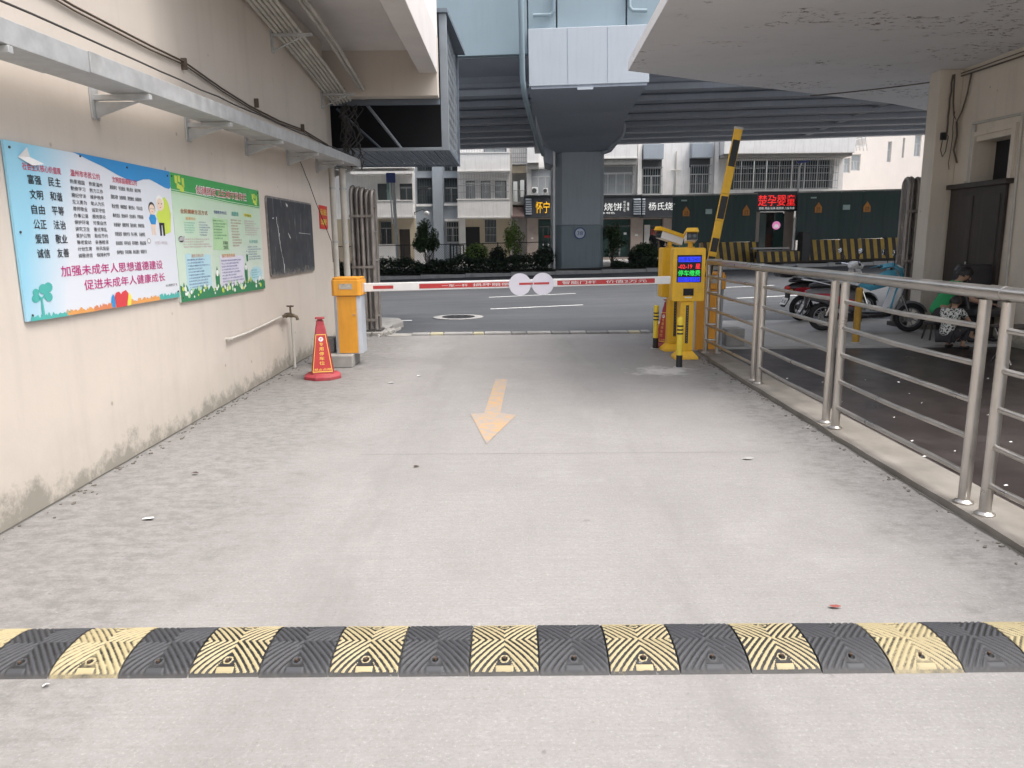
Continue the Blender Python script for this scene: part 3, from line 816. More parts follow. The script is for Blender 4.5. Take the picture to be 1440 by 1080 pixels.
# right balcony stack
wC = [h(655,254,668,282), h(676,254,690,282), h(696,254,712,282), h(652,214,670,219), h(680,205,712,219)]
gC = [h(682,309,698,341)]; dC = h(655,319,675,372)
zq = P(680,308,Y=YB).z
facade(bA, xg1, xr, zq, 13, YB, wC, M['tile_w'])
facade(bA, xg1, xr, -1.2, zq, YB, gC+[dC], M['tan'])
for q in wC: window(bA, *q, YB, 'frame_d', 2, 1, 'glass_l')
window(bA, *gC[0], YB, 'frame_d', 2, .6, 'glass', 'grille', bars=8)
MB().box(dC[0],dC[1],YB+.12,YB+.18,dC[2],dC[3]).build('door', M['dark'], bA)
a,b,c,d = h(645,282,717,307); b1 = balcony(bA, a, b, c, d, YB)
a,b,c,d = h(645,218,717,243); b2 = balcony(bA, a, b, c, d, YB)
def cage_grille(a, b, c, d, Y, parent, m='grille', nb=None, rows=(0,.33,.66,1)):
    g = MB(); nb = nb or int((b-a)/.16)
    for i in range(nb+1):
        x = a+(b-a)*i/nb; g.box(x-.009,x+.009,Y,Y+.018,c,d)
    for k in rows: g.box(a,b,Y-.02,Y,c+(d-c)*k-.016,c+(d-c)*k+.016)
    return g.build('grille', M[m], parent)
a,b,c,d = h(646,246,716,282); cage_grille(a,b,c,d,YB-.95,bA,rows=(0,.3,.55,.8,1)); MB().box(a+.2,b-1,YB-.8,YB-.76,c+(d-c)*.62,c+(d-c)*.62+.04).build('clothes_rail', M['frame_w'], bA)
a,b,c,d = h(646,186,716,218); cage_grille(a,b,c,d,YB-.95,bA)
MB().box(P(646,348,Y=YB-.02).x,P(655,340,Y=YB-.02).x,YB-.06,YB-.003,-.5,P(646,308,Y=YB).z).build('wall_patch', M['tile_w'], bA)
# low white wall panels in front of the ground floor
for q in ((522,344,557,368),(583,345,600,368)):
    a,b,c,d = rect(*q, 47.8); MB().box(a,b,47.8,47.92,-.8,d).build('garden_wall', M['tile_w'], bA)
# --- block B: recessed stair balconies and the shops
bB = thing('shop_building', 'white tiled building with caged windows above a row of snack shops', 'building', (5.2, YB, 0))
xs0, xs1 = P(718,300,Y=YB).x, P(741,300,Y=YB).x
facade(bB, xs0, xs1, -1.2, 13, YB+1.5, [h(722,252,728,283), h(732,250,740,275)], M['tile_w'], name='stair_wall')
a,b,c,d = h(719,228,742,231); MB().box(a,b,YB,YB+1.4,c,d).build('stair_landing', M['tile_w'], bB)
a,b,c,d = h(719,209,742,228); cage_grille(a,b,c,d,YB,bB,nb=8)
a,b,c,d = h(720,233,741,243); MB().box(a,b,YB+.1,YB+.2,c,d).build('tan_panel', M['tan'], bB)
a,b,c,d = h(719,284,741,288); MB().box(a,b,YB,YB+1.4,c,d).build('stair_landing', M['concrete'], bB)
a,b,c,d = h(719,268,741,284); cage_grille(a,b,c,d,YB+.05,bB,nb=5,rows=(0,1))
a,b,c,d = h(717.5,200,720.5,345); MB().box(a,b,YB-.6,YB-.4,-1,11).build('rain_pipe', M['concrete'], bB)
a,b,c,d = h(719,289,737,304); 
MB().prism([(0,0),(0,-.35),(-.9,-.8),(-.9,-.7)], ((a,YB+.2,d),(0,1,0),(0,0,1)), 0, b-a).build('awning', mat('brown_awning',(.09,.06,.055),.8), bB)
xc0 = P(741,300,Y=YB).x; xm = P(780,300,Y=YB).x
xe = P(1010,300,Y=YB).x
U = [h(747,237,777,275), h(844,233,890,273), h(903,236,930,273), h(970,233,998,272), h(780,236,812,275), h(747,190,777,204), h(846,180,890,200), h(903,180,930,203), h(970,180,998,203)]
zsg = P(850,305,Y=YB).z
facade(bB, xc0, xe, zsg, 13, YB, U, M['tile_w'])
window(bB, *U[0], YB, 'frame_w', 3, .7, 'glass_l', 'grille', out=.5)
window(bB, *U[1], YB, 'frame_w', 4, .75, 'glass_l', 'grille', out=.5)
window(bB, *U[2], YB, 'frame_w', 2, .7, 'glass', 'grille', out=.3)
window(bB, *U[3], YB, 'frame_w', 3, .7, 'glass', 'grille', out=.3)
window(bB, *U[4], YB, 'frame_w', 3, .7, 'glass_l', 'grille')
for q in U[5:]: window(bB, *q, YB, 'frame_w', 3, .8, 'glass_l', 'grille')
for q in ((741,209,757,231),(844,204,893,225)):
    a,b,c,d = h(*q); balcony(bB, a, b, c, d+1.2, YB, .9); MB().box(a,b,YB-.8,YB-.003,c-.35,c-.01).build('balcony_painted_shadow', M['concrete'], bB)  # grey block stands for the shaded underside of the balcony
for q in ((903,204,931,225),(970,203,999,223)):
    a,b,c,d = h(*q); MB().box(a,b,YB-.6,YB-.003,c,d).build('bay_panel', M['paint_b'], bB, bevel=.02)
    MB().box(a,b,YB-.05,YB-.003,c-.52,c-.01).build('painted_bay_shade', M['slate'], bB)  # dark strip put in as the shade below the bay panel
for x_ in (744,897,1003):
    a = P(x_,300,Y=YB).x; MB().box(a-.12,a+.12,YB-.35,YB-.003,zsg,12).build('pilaster', M['tile_w'], bB)
a = P(950,250,Y=YB).x
MB().tube([(a,YB-.08,6.9),(a,YB-.08,4.3)],.04,6).tube([(a-.3,YB-.08,5.75),(a+.3,YB-.08,5.75)],.035,6).build('rain_pipe', M['cream'], bB)
# shop fronts on the ground floor
openings = [h(757,308,779,366), h(782,308,842,366), h(844,308,887,362), h(904,308,932,362), h(944,308,985,362)]
M['pinktile'] = mat('pink_stone_tile', (.42,.35,.31), .5, var=.1, scale=3)
facade(bB, xc0, xe, -1.2, zsg, YB, openings, M['pinktile'], depth=1.2)
for q in openings:
    w_ = window(bB, *q, YB+.2, 'frame_d', 3, .82, 'glass_g')
a,b,c,d = h(917,322,925,333); MB().box(a,b,YB+.3,YB+.32,c,d).build('notice', M['red'], bB)
a,b,c,d = h(907,316,915,345); MB().box(a,b,YB+.3,YB+.32,c,d).build('notice', M['white'], bB)
a,b,c,d = h(766,331,778,334); MB().box(a,b,YB+.3,YB+.32,c,d).build('notice', M['red'], bB)
for q in ((877,327,881,330),(893,329,897,332),(747,334,750,336)):
    a,b,c,d = h(*q); MB().box(a,b,YB-.03,YB-.003,c,d).build('notice', M['white'], bB)
M['signdark'] = mat('dark_sign_board', (.055,.06,.07), .5, var=.1)
M['led_y'] = mat('sign_yellow', (.95,.50,.02), .5, emis=.35)
M['led_w'] = mat('sign_white', (.85,.87,.85), .5, emis=.2)
M['led_r'] = mat('sign_red', (.8,.03,.03), .5, emis=.5)
def shopsign(x0, x1, label, lou):
    a,b,c,d = h(x0,276.5,x1,304)
    t = thing('shop_sign', label, 'sign', ((a+b)/2, YB-.5, c))
    MB().box(a,b,YB-.5,YB-.003,c,d).build('board', M['signdark'], t)
    MB().box(a-.03,b+.03,YB-.56,YB-.002,d,d+.08).build('cap', M['frame_d'], t)
    MB().box(a-.03,b+.03,YB-.56,YB-.002,c-.1,c).build('cap', M['frame_d'], t)
    for l0, l1 in lou:
        a_,b_,c_,d_ = h(l0,279,l1,302)
        for k in range(7):
            z = c_+(d_-c_)*k/7; MB().prism([(0,0),(-.12,-.03),(-.12,.03),(0,.09)][::-1], ((a_,YB-.5,z+.02),(0,1,0),(0,0,1)), 0, b_-a_).build('louvre_slat', M['paint_b'], t)
    return t
t = shopsign(737, 812, 'dark shop sign with large yellow characters, left of the grey pier', [(739,747)])
a,b,c,d = h(753,284,783,300); lettering('怀宁包', M['led_y'], fr_front(a,YB-.5,c), 0, 0, b-a, d-c, t, .03, bold=.02, thick=.01)
t = shopsign(815, 900, 'dark snack shop sign with white characters just right of the grey pier', [(889,899)])
a,b,c,d = h(822,286,873,297); lettering('杨氏烧饼', M['led_w'], fr_front(a,YB-.5,c), 0, 0, b-a, d-c, t, .03, bold=.01, thick=.01)
a,b,c,d = h(836,298.5,863,301.5); lettering('新·味·特色', M['led_w'], fr_front(a,YB-.5,c), 0, 0, b-a, d-c, t, .03)
a,b,c,d = h(875,283,878,298); lettering('特色小吃', M['led_w'], fr_front(a,YB-.5,c), 0, 0, d-c, b-a, None, .03) if 0 else lettering('特\n色\n小\n吃', M['led_w'], fr_front(a,YB-.5,c), 0, 0, b-a, d-c, t, .03)
a,b,c,d = h(880,285,883,297); lettering('美\n味', M['led_w'], fr_front(a,YB-.5,c), 0, 0, b-a, d-c, t, .03)
t = shopsign(901, 968, 'dark snack shop sign with white characters, partly hidden by the green hoarding', [(901,905)])
a,b,c,d = h(910,285,955,296); lettering('杨氏烧饼', M['led_w'], fr_front(a,YB-.5,c), 0, 0, b-a, d-c, t, .03, bold=.01, thick=.01)
# AC box beside a caged window
def ac(q, Y, parent, out=.35):
    a,b,c,d = rect(*q, Y); o = MB().box(a,b,Y-out,Y-.01,c,d).build('air_conditioner', M['white'], parent, bevel=.02)
    r_ = (d-c)*.38; MB().cyl((a+(b-a)*.38,Y-out-.015,(c+d)/2),(a+(b-a)*.38,Y-out+.01,(c+d)/2),r_,n=14).build('fan_grille', M['frame_d'], o)
ac((748,264,756,273), YB-.5, bB); ac((764,265,770,272), YB-.5, bB)
# --- block C: long concrete balcony over dark caged windows
bC = thing('building', 'building with a long white parapet over a dark caged balcony, above the green hoarding', 'building', (15, YB, 0))
xc = P(1182,300,Y=YB).x
Cw = [h(1028,224,1172,266), h(1062,306,1118,358)]
facade(bC, xe, xc, -1.2, 13, YB, Cw, M['tile_w'], depth=.9)
a,b,c,d = Cw[0]
for i in range(8):
    xx = a+(b-a)*i/8; wq = window(bC, xx+.03, xx+(b-a)/8-.03, c+.02, d-.02, YB+.4, 'frame_d', 2, .75, 'glass')
cage_grille(a,b,c,d,YB-.7,bC,nb=44,rows=(0,.25,.5,.75,1))
a,b,c,d = h(1010,196,1180,219); MB().box(a,b+.4,YB-1.4,YB-.003,c,d+.8).build('parapet', M['tile_w'], bC, bevel=.02)
a,b,c,d = h(1010,219,1180,223); MB().box(a,b+.3,YB-1.2,YB-.003,c,d).build('soffit', M['concrete'], bC)
# mother-and-baby shop behind the gap in the hoarding
a,b,c,d = Cw[1]; window(bC, a, b, c, d, YB+.3, 'frame_d', 3, .98, 'glass')
t = thing('shop_sign', 'dark shop sign with large red characters seen in the gap of the green hoarding', 'sign', P(1091,285,Y=37.3))
YS = 37.6
def hs(*q): return rect(*q, YS)
a,b,c,d = hs(1063,269,1122,297); MB().box(a,b,YS,YS+.4,c,d).build('board', M['signdark'], t)
a,b,c,d = hs(1066,274,1118,289.5); lettering('楚孕婴童', M['led_r'], fr_front(a,YS,c), 0, 0, b-a, d-c, t, .03, bold=.025, thick=.01)
a,b,c,d = hs(1067,291,1117,294.5); lettering('奶粉 用品 玩具 纸尿裤 儿童车床', M['led_w'], fr_front(a,YS,c), 0, 0, b-a, d-c, t, .03, bold=.02)
sh = thing('shopfront', 'lit narrow shopfront with a round pink cake picture under the red character sign', 'shop', P(1091,350,Y=YS+.3))
a,b,c,d = hs(1065,297,1120,352)
MB().box(a,a+.15,YS+.2,YS+.3,c,d).build('pillar', M['pinktile'], sh); MB().box(b-.55,b-.1,YS+.2,YS+.3,c,d).build('pillar', M['pinktile'], sh)
MB().box(a+.15,a+.5,YS+.25,YS+.29,c,d-.1).box(b-.55-.5,b-.55,YS+.25,YS+.29,c,d-.1).build('glass_panel', M['glass_g'], sh)
MB().box(a+.1,b-.2,YS+1.4,YS+1.45,c,d).build('back_wall', mat('shop_interior',(.13,.11,.11),.8,var=.5,scale=3), sh)
MB().box(a-.1,b+.1,YS-.15,YS+1.3,c-.08,c).build('step', M['pave'], sh)
MB().box(a+.6,b-.9,YS+1.0,YS+1.3,c,c+.8).build('counter', mat('shelf_wood',(.2,.1,.07),.6), sh)
pc2 = P(1091.5,317,Y=YS+.24)
o = MB().cyl(pc2, pc2+Vector((0,-.03,0)), .2, n=24).build('disc', mat('pink_disc',(.75,.25,.5),.5,emis=.3), sh)
MB().box(pc2.x-.11,pc2.x+.11,pc2.y-.04,pc2.y-.03,pc2.z-.08,pc2.z-.01).box(pc2.x-.07,pc2.x+.07,pc2.y-.04,pc2.y-.03,pc2.z-.008,pc2.z+.05).box(pc2.x-.15,pc2.x+.15,pc2.y-.04,pc2.y-.03,pc2.z-.11,pc2.z-.085).build('cake', M['led_w'], o)
# --- block D: pale pink building further off at right
YD = 62.0
bD = thing('building', 'tall pale pink building with a few narrow windows behind the hoarding at right', 'building', (27, YD, 0))
def hd(*q): return rect(*q, YD)
xd0 = P(1213,250,Y=YD).x
Dw = [hd(1248,199,1253.5,228), hd(1269,194,1272,222), hd(1286,190,1295,220), hd(1330,186,1340,216)]
facade(bD, xd0, 60, -1.2, 16, YD, Dw, M['pinkish'])
for q in Dw: window(bD, *q, YD, 'frame_w', 2 if q[1]-q[0] > .5 else 1, .6, 'glass_l')
ac((1206,250,1212,256), YD-.1, bD); 
# stepped wing between C and D
xw = P(1176,250,Y=YD-6).x
bE = thing('building', 'narrow cream wing with a glazed stairwell left of the pale pink building', 'building', (25, YD-6, 0))
Ew = [rect(1183,222,1196,243,YD-6), rect(1197,217,1210,240,YD-6)]
facade(bE, xw-2, P(1216,250,Y=YD-6).x, -1.2, P(1200,205,Y=YD-6).z, YD-6, Ew, M['pinkish'])
for q in Ew: window(bE, *q, YD-6, 'frame_w', 3, .6, 'glass_l')
mb = MB(); a,b,c,d = rect(1180,192,1220,216,YD-6.5)
for i in range(9):
    x = a+(b-a)*i/8; mb.cyl((x,YD-6.5,c+.2),(x-.5,YD-7.1,d),.03,n=5)
for k in range(3): mb.cyl((a-.2*k,YD-6.5-.2*k,c+(d-c)*k/2.5+.2),(b-.2*k,YD-6.5-.2*k,c+(d-c)*k/2.5+.6),.035,n=5)
mb.build('sign_frame', M['frame_w'], bE)
# filler block so the row continues to the left
bF = thing('apartment_building', 'grey white block of flats at the far left edge of the street row', 'building', (-22, YB, 0))
facade(bF, -40, xl-.02, -1.5, 13, YB, [(-36+i*3.2,-34.4+i*3.2,4,5.5) for i in range(7)], M['tile_w'])
for i in range(7): window(bF, -36+i*3.2,-34.4+i*3.2,4,5.5, YB, 'frame_w', 2, .7, 'glass', 'grille')
bG = thing('apartment_building', 'grey white block of flats hidden behind the right building', 'building', (50, YB, 0))
facade(bG, 36, 80, -1.5, 13, YB-2, [(38+i*3.2,39.6+i*3.2,4,5.5) for i in range(9)], M['tile_w'])

# ------------------------------------------------------------------ green hoarding with striped base
M['hoard'] = mat('dark_green_hoarding', (.022,.046,.043), .6, var=.12, scale=1, streak=.3, dirtc=(.045,.06,.055), bs=8)
def stripes():
    m, nt, b = new_mat('black_yellow_stripes')
    v = mapv(nt); s = N(nt, 'ShaderNodeSeparateXYZ'); nt.links.new(v, s.inputs[0])
    q = math_(nt, 'MULTIPLY_ADD', s.outputs[2], .16, s.outputs[0])
    f = math_(nt, 'FRACT', math_(nt, 'DIVIDE', q, .36))
    st = math_(nt, 'GREATER_THAN', f, .5)
    n = noise(nt, 2.5, 7, v, .7)
    ye = mix(nt, ramp(nt, n.outputs[0], .45, .7).outputs[0], (.46,.30,.055), (.28,.2,.07))
    bl = mix(nt, ramp(nt, n.outputs[0], .45, .7).outputs[0], (.035,.03,.032), (.08,.065,.055))
    nt.links.new(mix(nt, st, bl, ye), b.inputs['Base Color']); b.inputs['Roughness'].default_value = .7
    return m
M['stripe'] = stripes()
YH = 36.4
def hh(*q): return rect(*q, YH)
ho = thing('hoarding', 'dark green construction hoarding on a black and yellow striped concrete base', 'hoarding', (13, YH, 0))
zt0 = P(945,275,Y=YH).z; zb = P(1005,341,Y=YH).z
def gz(x, z): return z+.016*(x-10)
for xa, xb in ((P(946,300,Y=YH).x, P(1064,300,Y=YH).x), (P(1121,300,Y=YH).x, 26)):
    n = max(1, round((xb-xa)/1.0))
    for i in range(n):
        a = xa+(xb-xa)*i/n; b = xa+(xb-xa)*(i+1)/n
        mb = MB(); k = 8; pr = []
        for j in range(k+1):                       # shallow corrugation
            pr.append((a+(b-a-.012)*j/k, YH+(.007 if j % 2 else 0)))
        vs = [(x,y,gz(x,1.30)) for x,y in pr]+[(x,y,gz(x,3.50)) for x,y in pr]
        mb.add(vs, [(j,j+1,k+1+j+1,k+1+j) for j in range(k)])
        mb.box(a,b-.012,YH+.03,YH+.06,gz(a,1.32),gz(a,3.48))
        mb.build('panel', M['hoard'], ho)
    mb = MB()
    mb.add([(xa,YH-.03,gz(xa,3.5)),(xb,YH-.03,gz(xb,3.5)),(xb,YH+.09,gz(xb,3.5)),(xa,YH+.09,gz(xa,3.5)),(xa,YH-.03,gz(xa,3.57)),(xb,YH-.03,gz(xb,3.57)),(xb,YH+.09,gz(xb,3.57)),(xa,YH+.09,gz(xa,3.57))],
           [(0,3,2,1),(4,5,6,7),(0,1,5,4),(1,2,6,5),(2,3,7,6),(3,0,4,7)])
    mb.build('top_rail', M['concrete'], ho)
for xa, xb, y0, z1 in ((P(985,350,Y=YH).x, P(1065,350,Y=YH).x, YH-.25, 1.30), (P(1121,350,Y=YH).x, 26, YH-.25, 1.30), (P(1062,360,Y=YH-1).x, P(1123,360,Y=YH-1).x, YH-1.15, .82)):
    n = max(1, round((xb-xa)/2.0))
    for i in range(n):
        a = xa+(xb-xa)*i/n; b = xa+(xb-xa)*(i+1)/n-.01
        y1 = y0+.3
        mb = MB(); zz = gz((a+b)/2, z1)
        mb.prism([(0,-.6),(.36,-.6),(.30,zz),(.05,zz)], ((a,y0-.03,0),(0,1,0),(0,0,1)), 0, b-a)
        mb.build('base_block', M['stripe'], ho, bevel=.01)
# side pillar of the gap and the little counter slab
a,b,c,d = hh(1056,345,1063,375)
MB().box(P(1118,350,Y=YH).x,P(1129,350,Y=YH).x,YH-.9,YH-.3,.2,1.75).build('dark_block', M['black'], ho)
MB().box(P(1058,350,Y=YH-1.1).x,P(1108,350,Y=YH-1.1).x,YH-1.3,YH-.75,.98,1.05).build('slab', M['pave'], ho)
# notices on the hoarding
M['hz'] = mat('orange_notice', (.50,.20,.03), .6)
for (px_c, py0, py1) in ((965,290,304),(1049.5,288,303),(1151,284,299),(1219.5,283,298)):
    a = P(px_c-4.5,py0,Y=YH-.03); b_ = P(px_c+4.5,py1,Y=YH-.03); w_ = b_.x-a.x; h_ = a.z-b_.z
    o = MB().flat([(0,0),(w_,0),(w_,h_*.5),(w_/2,h_),(0,h_*.5)], fr_front(a.x,YH-.03,b_.z)).build('notice', M['hz'], ho)
    lettering('注意\n安全', M['black'], fr_front(a.x,YH-.03,b_.z), w_*.2, h_*.08, w_*.8, h_*.5, o, .006)
for q in ((992,294,1001,301),(958,281,966,283),(1185,288,1195,295),(1140,277,1148,279),(947,286,949,288)):
    a,b,c,d = hh(*q); MB().box(a,b,YH-.03,YH-.02,c,d).build('notice', mat('pale_green_notice',(.35,.45,.42),.6), ho)

# ------------------------------------------------------------------ vegetation of the bed
def leafcloud(name, m, parent, n, sampler, size, seed=1):
    g = np.random.default_rng(seed)
    pts = sampler(g, n)
    n = len(pts)
    nr = g.normal(size=(n,3)); nr[:,2] = np.abs(nr[:,2])+.3; nr /= np.linalg.norm(nr,axis=1)[:,None]
    t = np.cross(nr, g.normal(size=(n,3))); t /= np.linalg.norm(t,axis=1)[:,None]
    b = np.cross(nr, t)
    s = size*g.uniform(.6,1.35,size=n)[:,None]
    V = np.stack([pts-t*s, pts-b*s*.5+nr*s*.12, pts+t*s, pts+b*s*.5+nr*s*.12], 1).reshape(-1,3)
    me = bpy.data.meshes.new(name)
    me.vertices.add(4*n); me.vertices.foreach_set('co', V.astype('f').ravel())
    me.loops.add(4*n); me.loops.foreach_set('vertex_index', np.arange(4*n, dtype='i'))
    me.polygons.add(n); me.polygons.foreach_set('loop_start', np.arange(n, dtype='i')*4); me.polygons.foreach_set('loop_total', np.full(n,4,dtype='i'))
    me.materials.append(m); me.update(calc_edges=True)
    return link(name, me, parent)
def hedge_s(x0, x1, y0, y1, z0, z1, amp=.12):
    def f(g, n):
        x = g.uniform(x0,x1,n); y = g.uniform(y0,y1,n); u = g.uniform(0,1,n)**.6
        top = z1+amp*(np.sin(x*2.1)+.6*np.sin(x*5.3+1)+.8*g.normal(size=n)*.6)
        return np.stack([x,y,z0+(top-z0)*u+.02*x],1)
    return f
def hedge(name_label, x0, x1, seed, z1=.72):
    o = leafcloud('hedge', M['leaf_d'], None, int((x1-x0)*1500), hedge_s(x0,x1,33.6,34.7,.05,z1), .055, seed)
    tag(o, name_label, 'hedge'); 
    MB().box(x0+.05,x1-.05,33.95,34.6,.0+.02*x0,z1-.22+.02*x0).build('dark_core', mat('hedge_core',(.010,.014,.009),.95), o)  # solid near-black core filling the hedge behind the leaves
    return o
hedge('long dark clipped hedge along the bed left of the grey pier', -16, 1.7, 11)
hedge('low thin hedge in the bed right of the grey pier', 4.6, 8.2, 12, .42)
MB_ = MB().box(-60,60,33.5,35.6,-1,.0)
bed = sheet('planting_bed', lin(-60,60,30), [33.5,35.9], lambda x,y: .14+.02*x, mat('soil', (.06,.05,.04), .95))
def blob_s(c, r, shell=.45, low=-1):
    c = np.array(c); r = np.array(r)
    def f(g, n):
        d = g.normal(size=(n,3)); d /= np.linalg.norm(d,axis=1)[:,None]
        d = d[d[:,2] > low]; n2 = len(d)
        rad = (shell+(1-shell)*g.uniform(0,1,n2)**.5)*(1+.10*np.sin(d[:,0]*7+c[0])*np.cos(d[:,1]*6+d[:,2]*5))
        return c+d*r*rad[:,None]
    return f
def clump_s(c, r, k=14, cr=.34, seed=0):
    c = np.array(c); r = np.array(r); gg = np.random.default_rng(seed)
    d = gg.normal(size=(k,3)); d /= np.linalg.norm(d,axis=1)[:,None]; cs = c+d*r*gg.uniform(.35,.9,k)[:,None]
    def f(g, n):
        i = g.integers(0,k,n); d2 = g.normal(size=(n,3)); d2 /= np.linalg.norm(d2,axis=1)[:,None]
        return cs[i]+d2*r*cr*(g.uniform(0,1,n)**.4)[:,None]
    return f
def tree(label, x, y, z0, zc, zt, w_, m='leaf', n=1800, seed=1, size=.055):
    t = thing('small_tree', label, 'tree', (x,y,z0))
    mb = MB(); top = (x+.05,y,zc)
    mb.tube([(x,y,z0),(x+.03,y,z0+(zc-z0)*.5),top],[.055,.045,.03],7)
    g = random.Random(seed)
    for k in range(9):
        a = g.uniform(0,6.28); rr = g.uniform(.4,.8)*w_; s0 = g.uniform(.25,.9)
        p0 = Vector((x,y,z0)).lerp(Vector(top), s0)
        mb.tube([p0, p0+Vector((cos(a)*rr*.5, sin(a)*rr*.5, .25*(zt-z0)*.6)), p0+Vector((cos(a)*rr, sin(a)*rr, .42*(zt-z0)))],[.025,.018,.008],5)
    mb.build('trunk', M['bark'], t)
    leafcloud('crown', M[m], t, n, clump_s((x,y,(zc+zt)/2),(w_,w_,(zt-zc)/2*1.05), 18, .36, seed), size, seed)
    return t
a = P(603,372,Y=35.2); tree('round dark green small tree behind the hedge, left of the blue grey facade strip', a.x, 35.2, 0, .85, 2.6, .72, n=4200, seed=5)
a = P(722,372,Y=35.2); tree('loose pale green small tree left of the sign with yellow characters', a.x, 35.2, .05, .8, 2.45, .62, 'leaf_l', n=1500, seed=8)
a = P(859,372,Y=35.2); tree('small dark tree standing just right of the grey pier', a.x, 35.2, .15, .75, 2.35, .62, n=2200, seed=13)
def bush(label, px_, py, Y, r, h_, m='leaf_l', n=1500, seed=2):
    a = P(px_,py,Y=Y); o = leafcloud('bush', M[m], None, n, blob_s((a.x,Y,a.z),(r,r,h_),.72,-.6), .05, seed)
    tag(o, label, 'bush')
    MB().ball((a.x,Y,a.z),r*.74,12,(1,1,h_/r)).build('dark_core', mat('hedge_core',(.010,.014,.009),.95), o)  # solid near-black core filling the bush behind the leaves
bush('round bright green clipped bush in front of the dark door of the flats', 670, 358, 34.9, .56, .52)
bush('dark shrub left of the pier in front of the pink pillar', 766, 362, 35.0, .5, .55, 'leaf_d', 1100, 4)
bush('low dark shrub under the loose pale green tree', 700, 362, 35.0, .42, .5, 'leaf_d', 900, 6)
bush('wide rounded dark green bush beside the yellow payment kiosk', 905, 358, 36.0, .68, .55, 'leaf', 2200, 9)
bush('small shrub right of the little tree beside the pier', 895, 364, 35.0, .4, .35, 'leaf_d', 900, 10)
# chain link fence behind the hedge
fe = thing('chain_link_fence', 'black chain link fence standing behind the clipped hedge', 'fence', (-5, 35.5, 0))
mb = MB(); x0, x1 = -16, 1.75
zt = lambda x: 1.38+.012*x
zb_ = lambda x: .2+.02*x
for i in range(int((x1-x0)/.11)):
    for s_ in (1,-1):
        xa = x0+i*.11; xb = xa+s_*1.15
        if xb < x0 or xb > x1: continue
        mb.add([(xa,35.5,zb_(xa)),(xa+.012,35.5,zb_(xa)),(xb+.012,35.5,zt(xb)),(xb,35.5,zt(xb))],[(0,1,2,3)])
tag(mb.build('wire_mesh', M['black'], fe), None, None, kind='stuff')
for i in range(9):
    x = x0+i*2.2; MB().cyl((x,35.5,zb_(x)-.3),(x,35.5,zt(x)+.04),.03,n=8).build('post', M['black'], fe)
MB().cyl((x0,35.5,zt(x0)),(x1,35.5,zt(x1)),.022,n=6).build('top_rail', M['black'], fe)
gt = thing('garden_gate', 'black metal bar gate in the chain link fence', 'gate', P(636,372,Y=35.6))
a,b,c,d = rect(633,344,652,368,35.6)
for k in range(5): MB().box(a+(b-a)*k/4-.025,a+(b-a)*k/4+.025,35.58,35.63,c,d).build('bar', M['black'], gt)
MB().box(a,b,35.56,35.6,d-.05,d).build('rail', M['black'], gt)
# dark standing figures behind the bush are built with the people further down
# ------------------------------------------------------------------ poles beyond the road
pl = P(560,365,Y=40)
t = thing('sign_pole', 'grey pole with a small blue sign, left behind the hedge', 'pole', (pl.x,40,0))
MB().cyl((pl.x,40,-.3),(pl.x-.12,40,P(556,246,Y=40).z),.085,n=10).build('post', M['galv'], t, smooth=50)
MB().cyl((pl.x-.25,40.1,2.4),(pl.x-.3,40.1,P(553,255,Y=40).z),.04,n=8).build('thin_post', M['white'], t, smooth=50)
a,b,c,d = rect(543,243,556,257,39.9); MB().box(a,b,39.86,39.9,c,d).build('plate', mat('blue_plate',(.05,.08,.28),.5), t, bevel=.02)
pl = P(779,345,Y=34.9)
t = thing('utility_pole', 'slender white pole standing beside the left face of the grey pier', 'pole', (pl.x,34.9,0))
MB().cyl((pl.x,34.9,.1),(pl.x,34.9,P(778,205,Y=34.9).z),.055,n=10).build('post', M['white'], t, smooth=50)
MB().cyl((pl.x,34.9,.1),(pl.x,34.9,.5),.075,n=10).build('base', M['galv'], t, smooth=50)
pl = P(1122,270,Y=38); tp = P(1124,230,Y=38)
t = thing('street_lamp', 'white solar street lamp with a blue head behind the green hoarding', 'lamp', (pl.x,38,0))
MB().tube([(pl.x,38,0),(pl.x,38,tp.z-.2),(pl.x+.12,38,tp.z+.05)],[.05,.045,.035],8).build('post', M['white'], t, smooth=50)
MB().prism([(-.1,0),(.42,.06),(.42,.14),(-.1,.1)], ((tp.x,37.85,tp.z),(1,0,0),(0,0,1)), -.3, 0).build('lamp_head', mat('blue_plate',(.05,.08,.28),.5), t, bevel=.01)
# small lantern on the flats
pl = P(600,300,Y=46.5)
t = thing('wall_lantern', 'small white lantern on a curved arm above the round tree', 'lamp', pl)
MB().ball(pl,.17,10,(1,1,.8)).build('lamp_shade', M['white'], t, smooth=60)
MB().tube([pl+Vector((0,0,.1)),pl+Vector((-.3,.5,.25)),pl+Vector((-.9,1.2,.1)),pl+Vector((-1.0,2.4,.0))],.025,6).build('arm', M['black'], t)
# lone white floodlight column beside the blue grey strip
# ================================================================== LEFT WALL FITTINGS
XW = -2.72
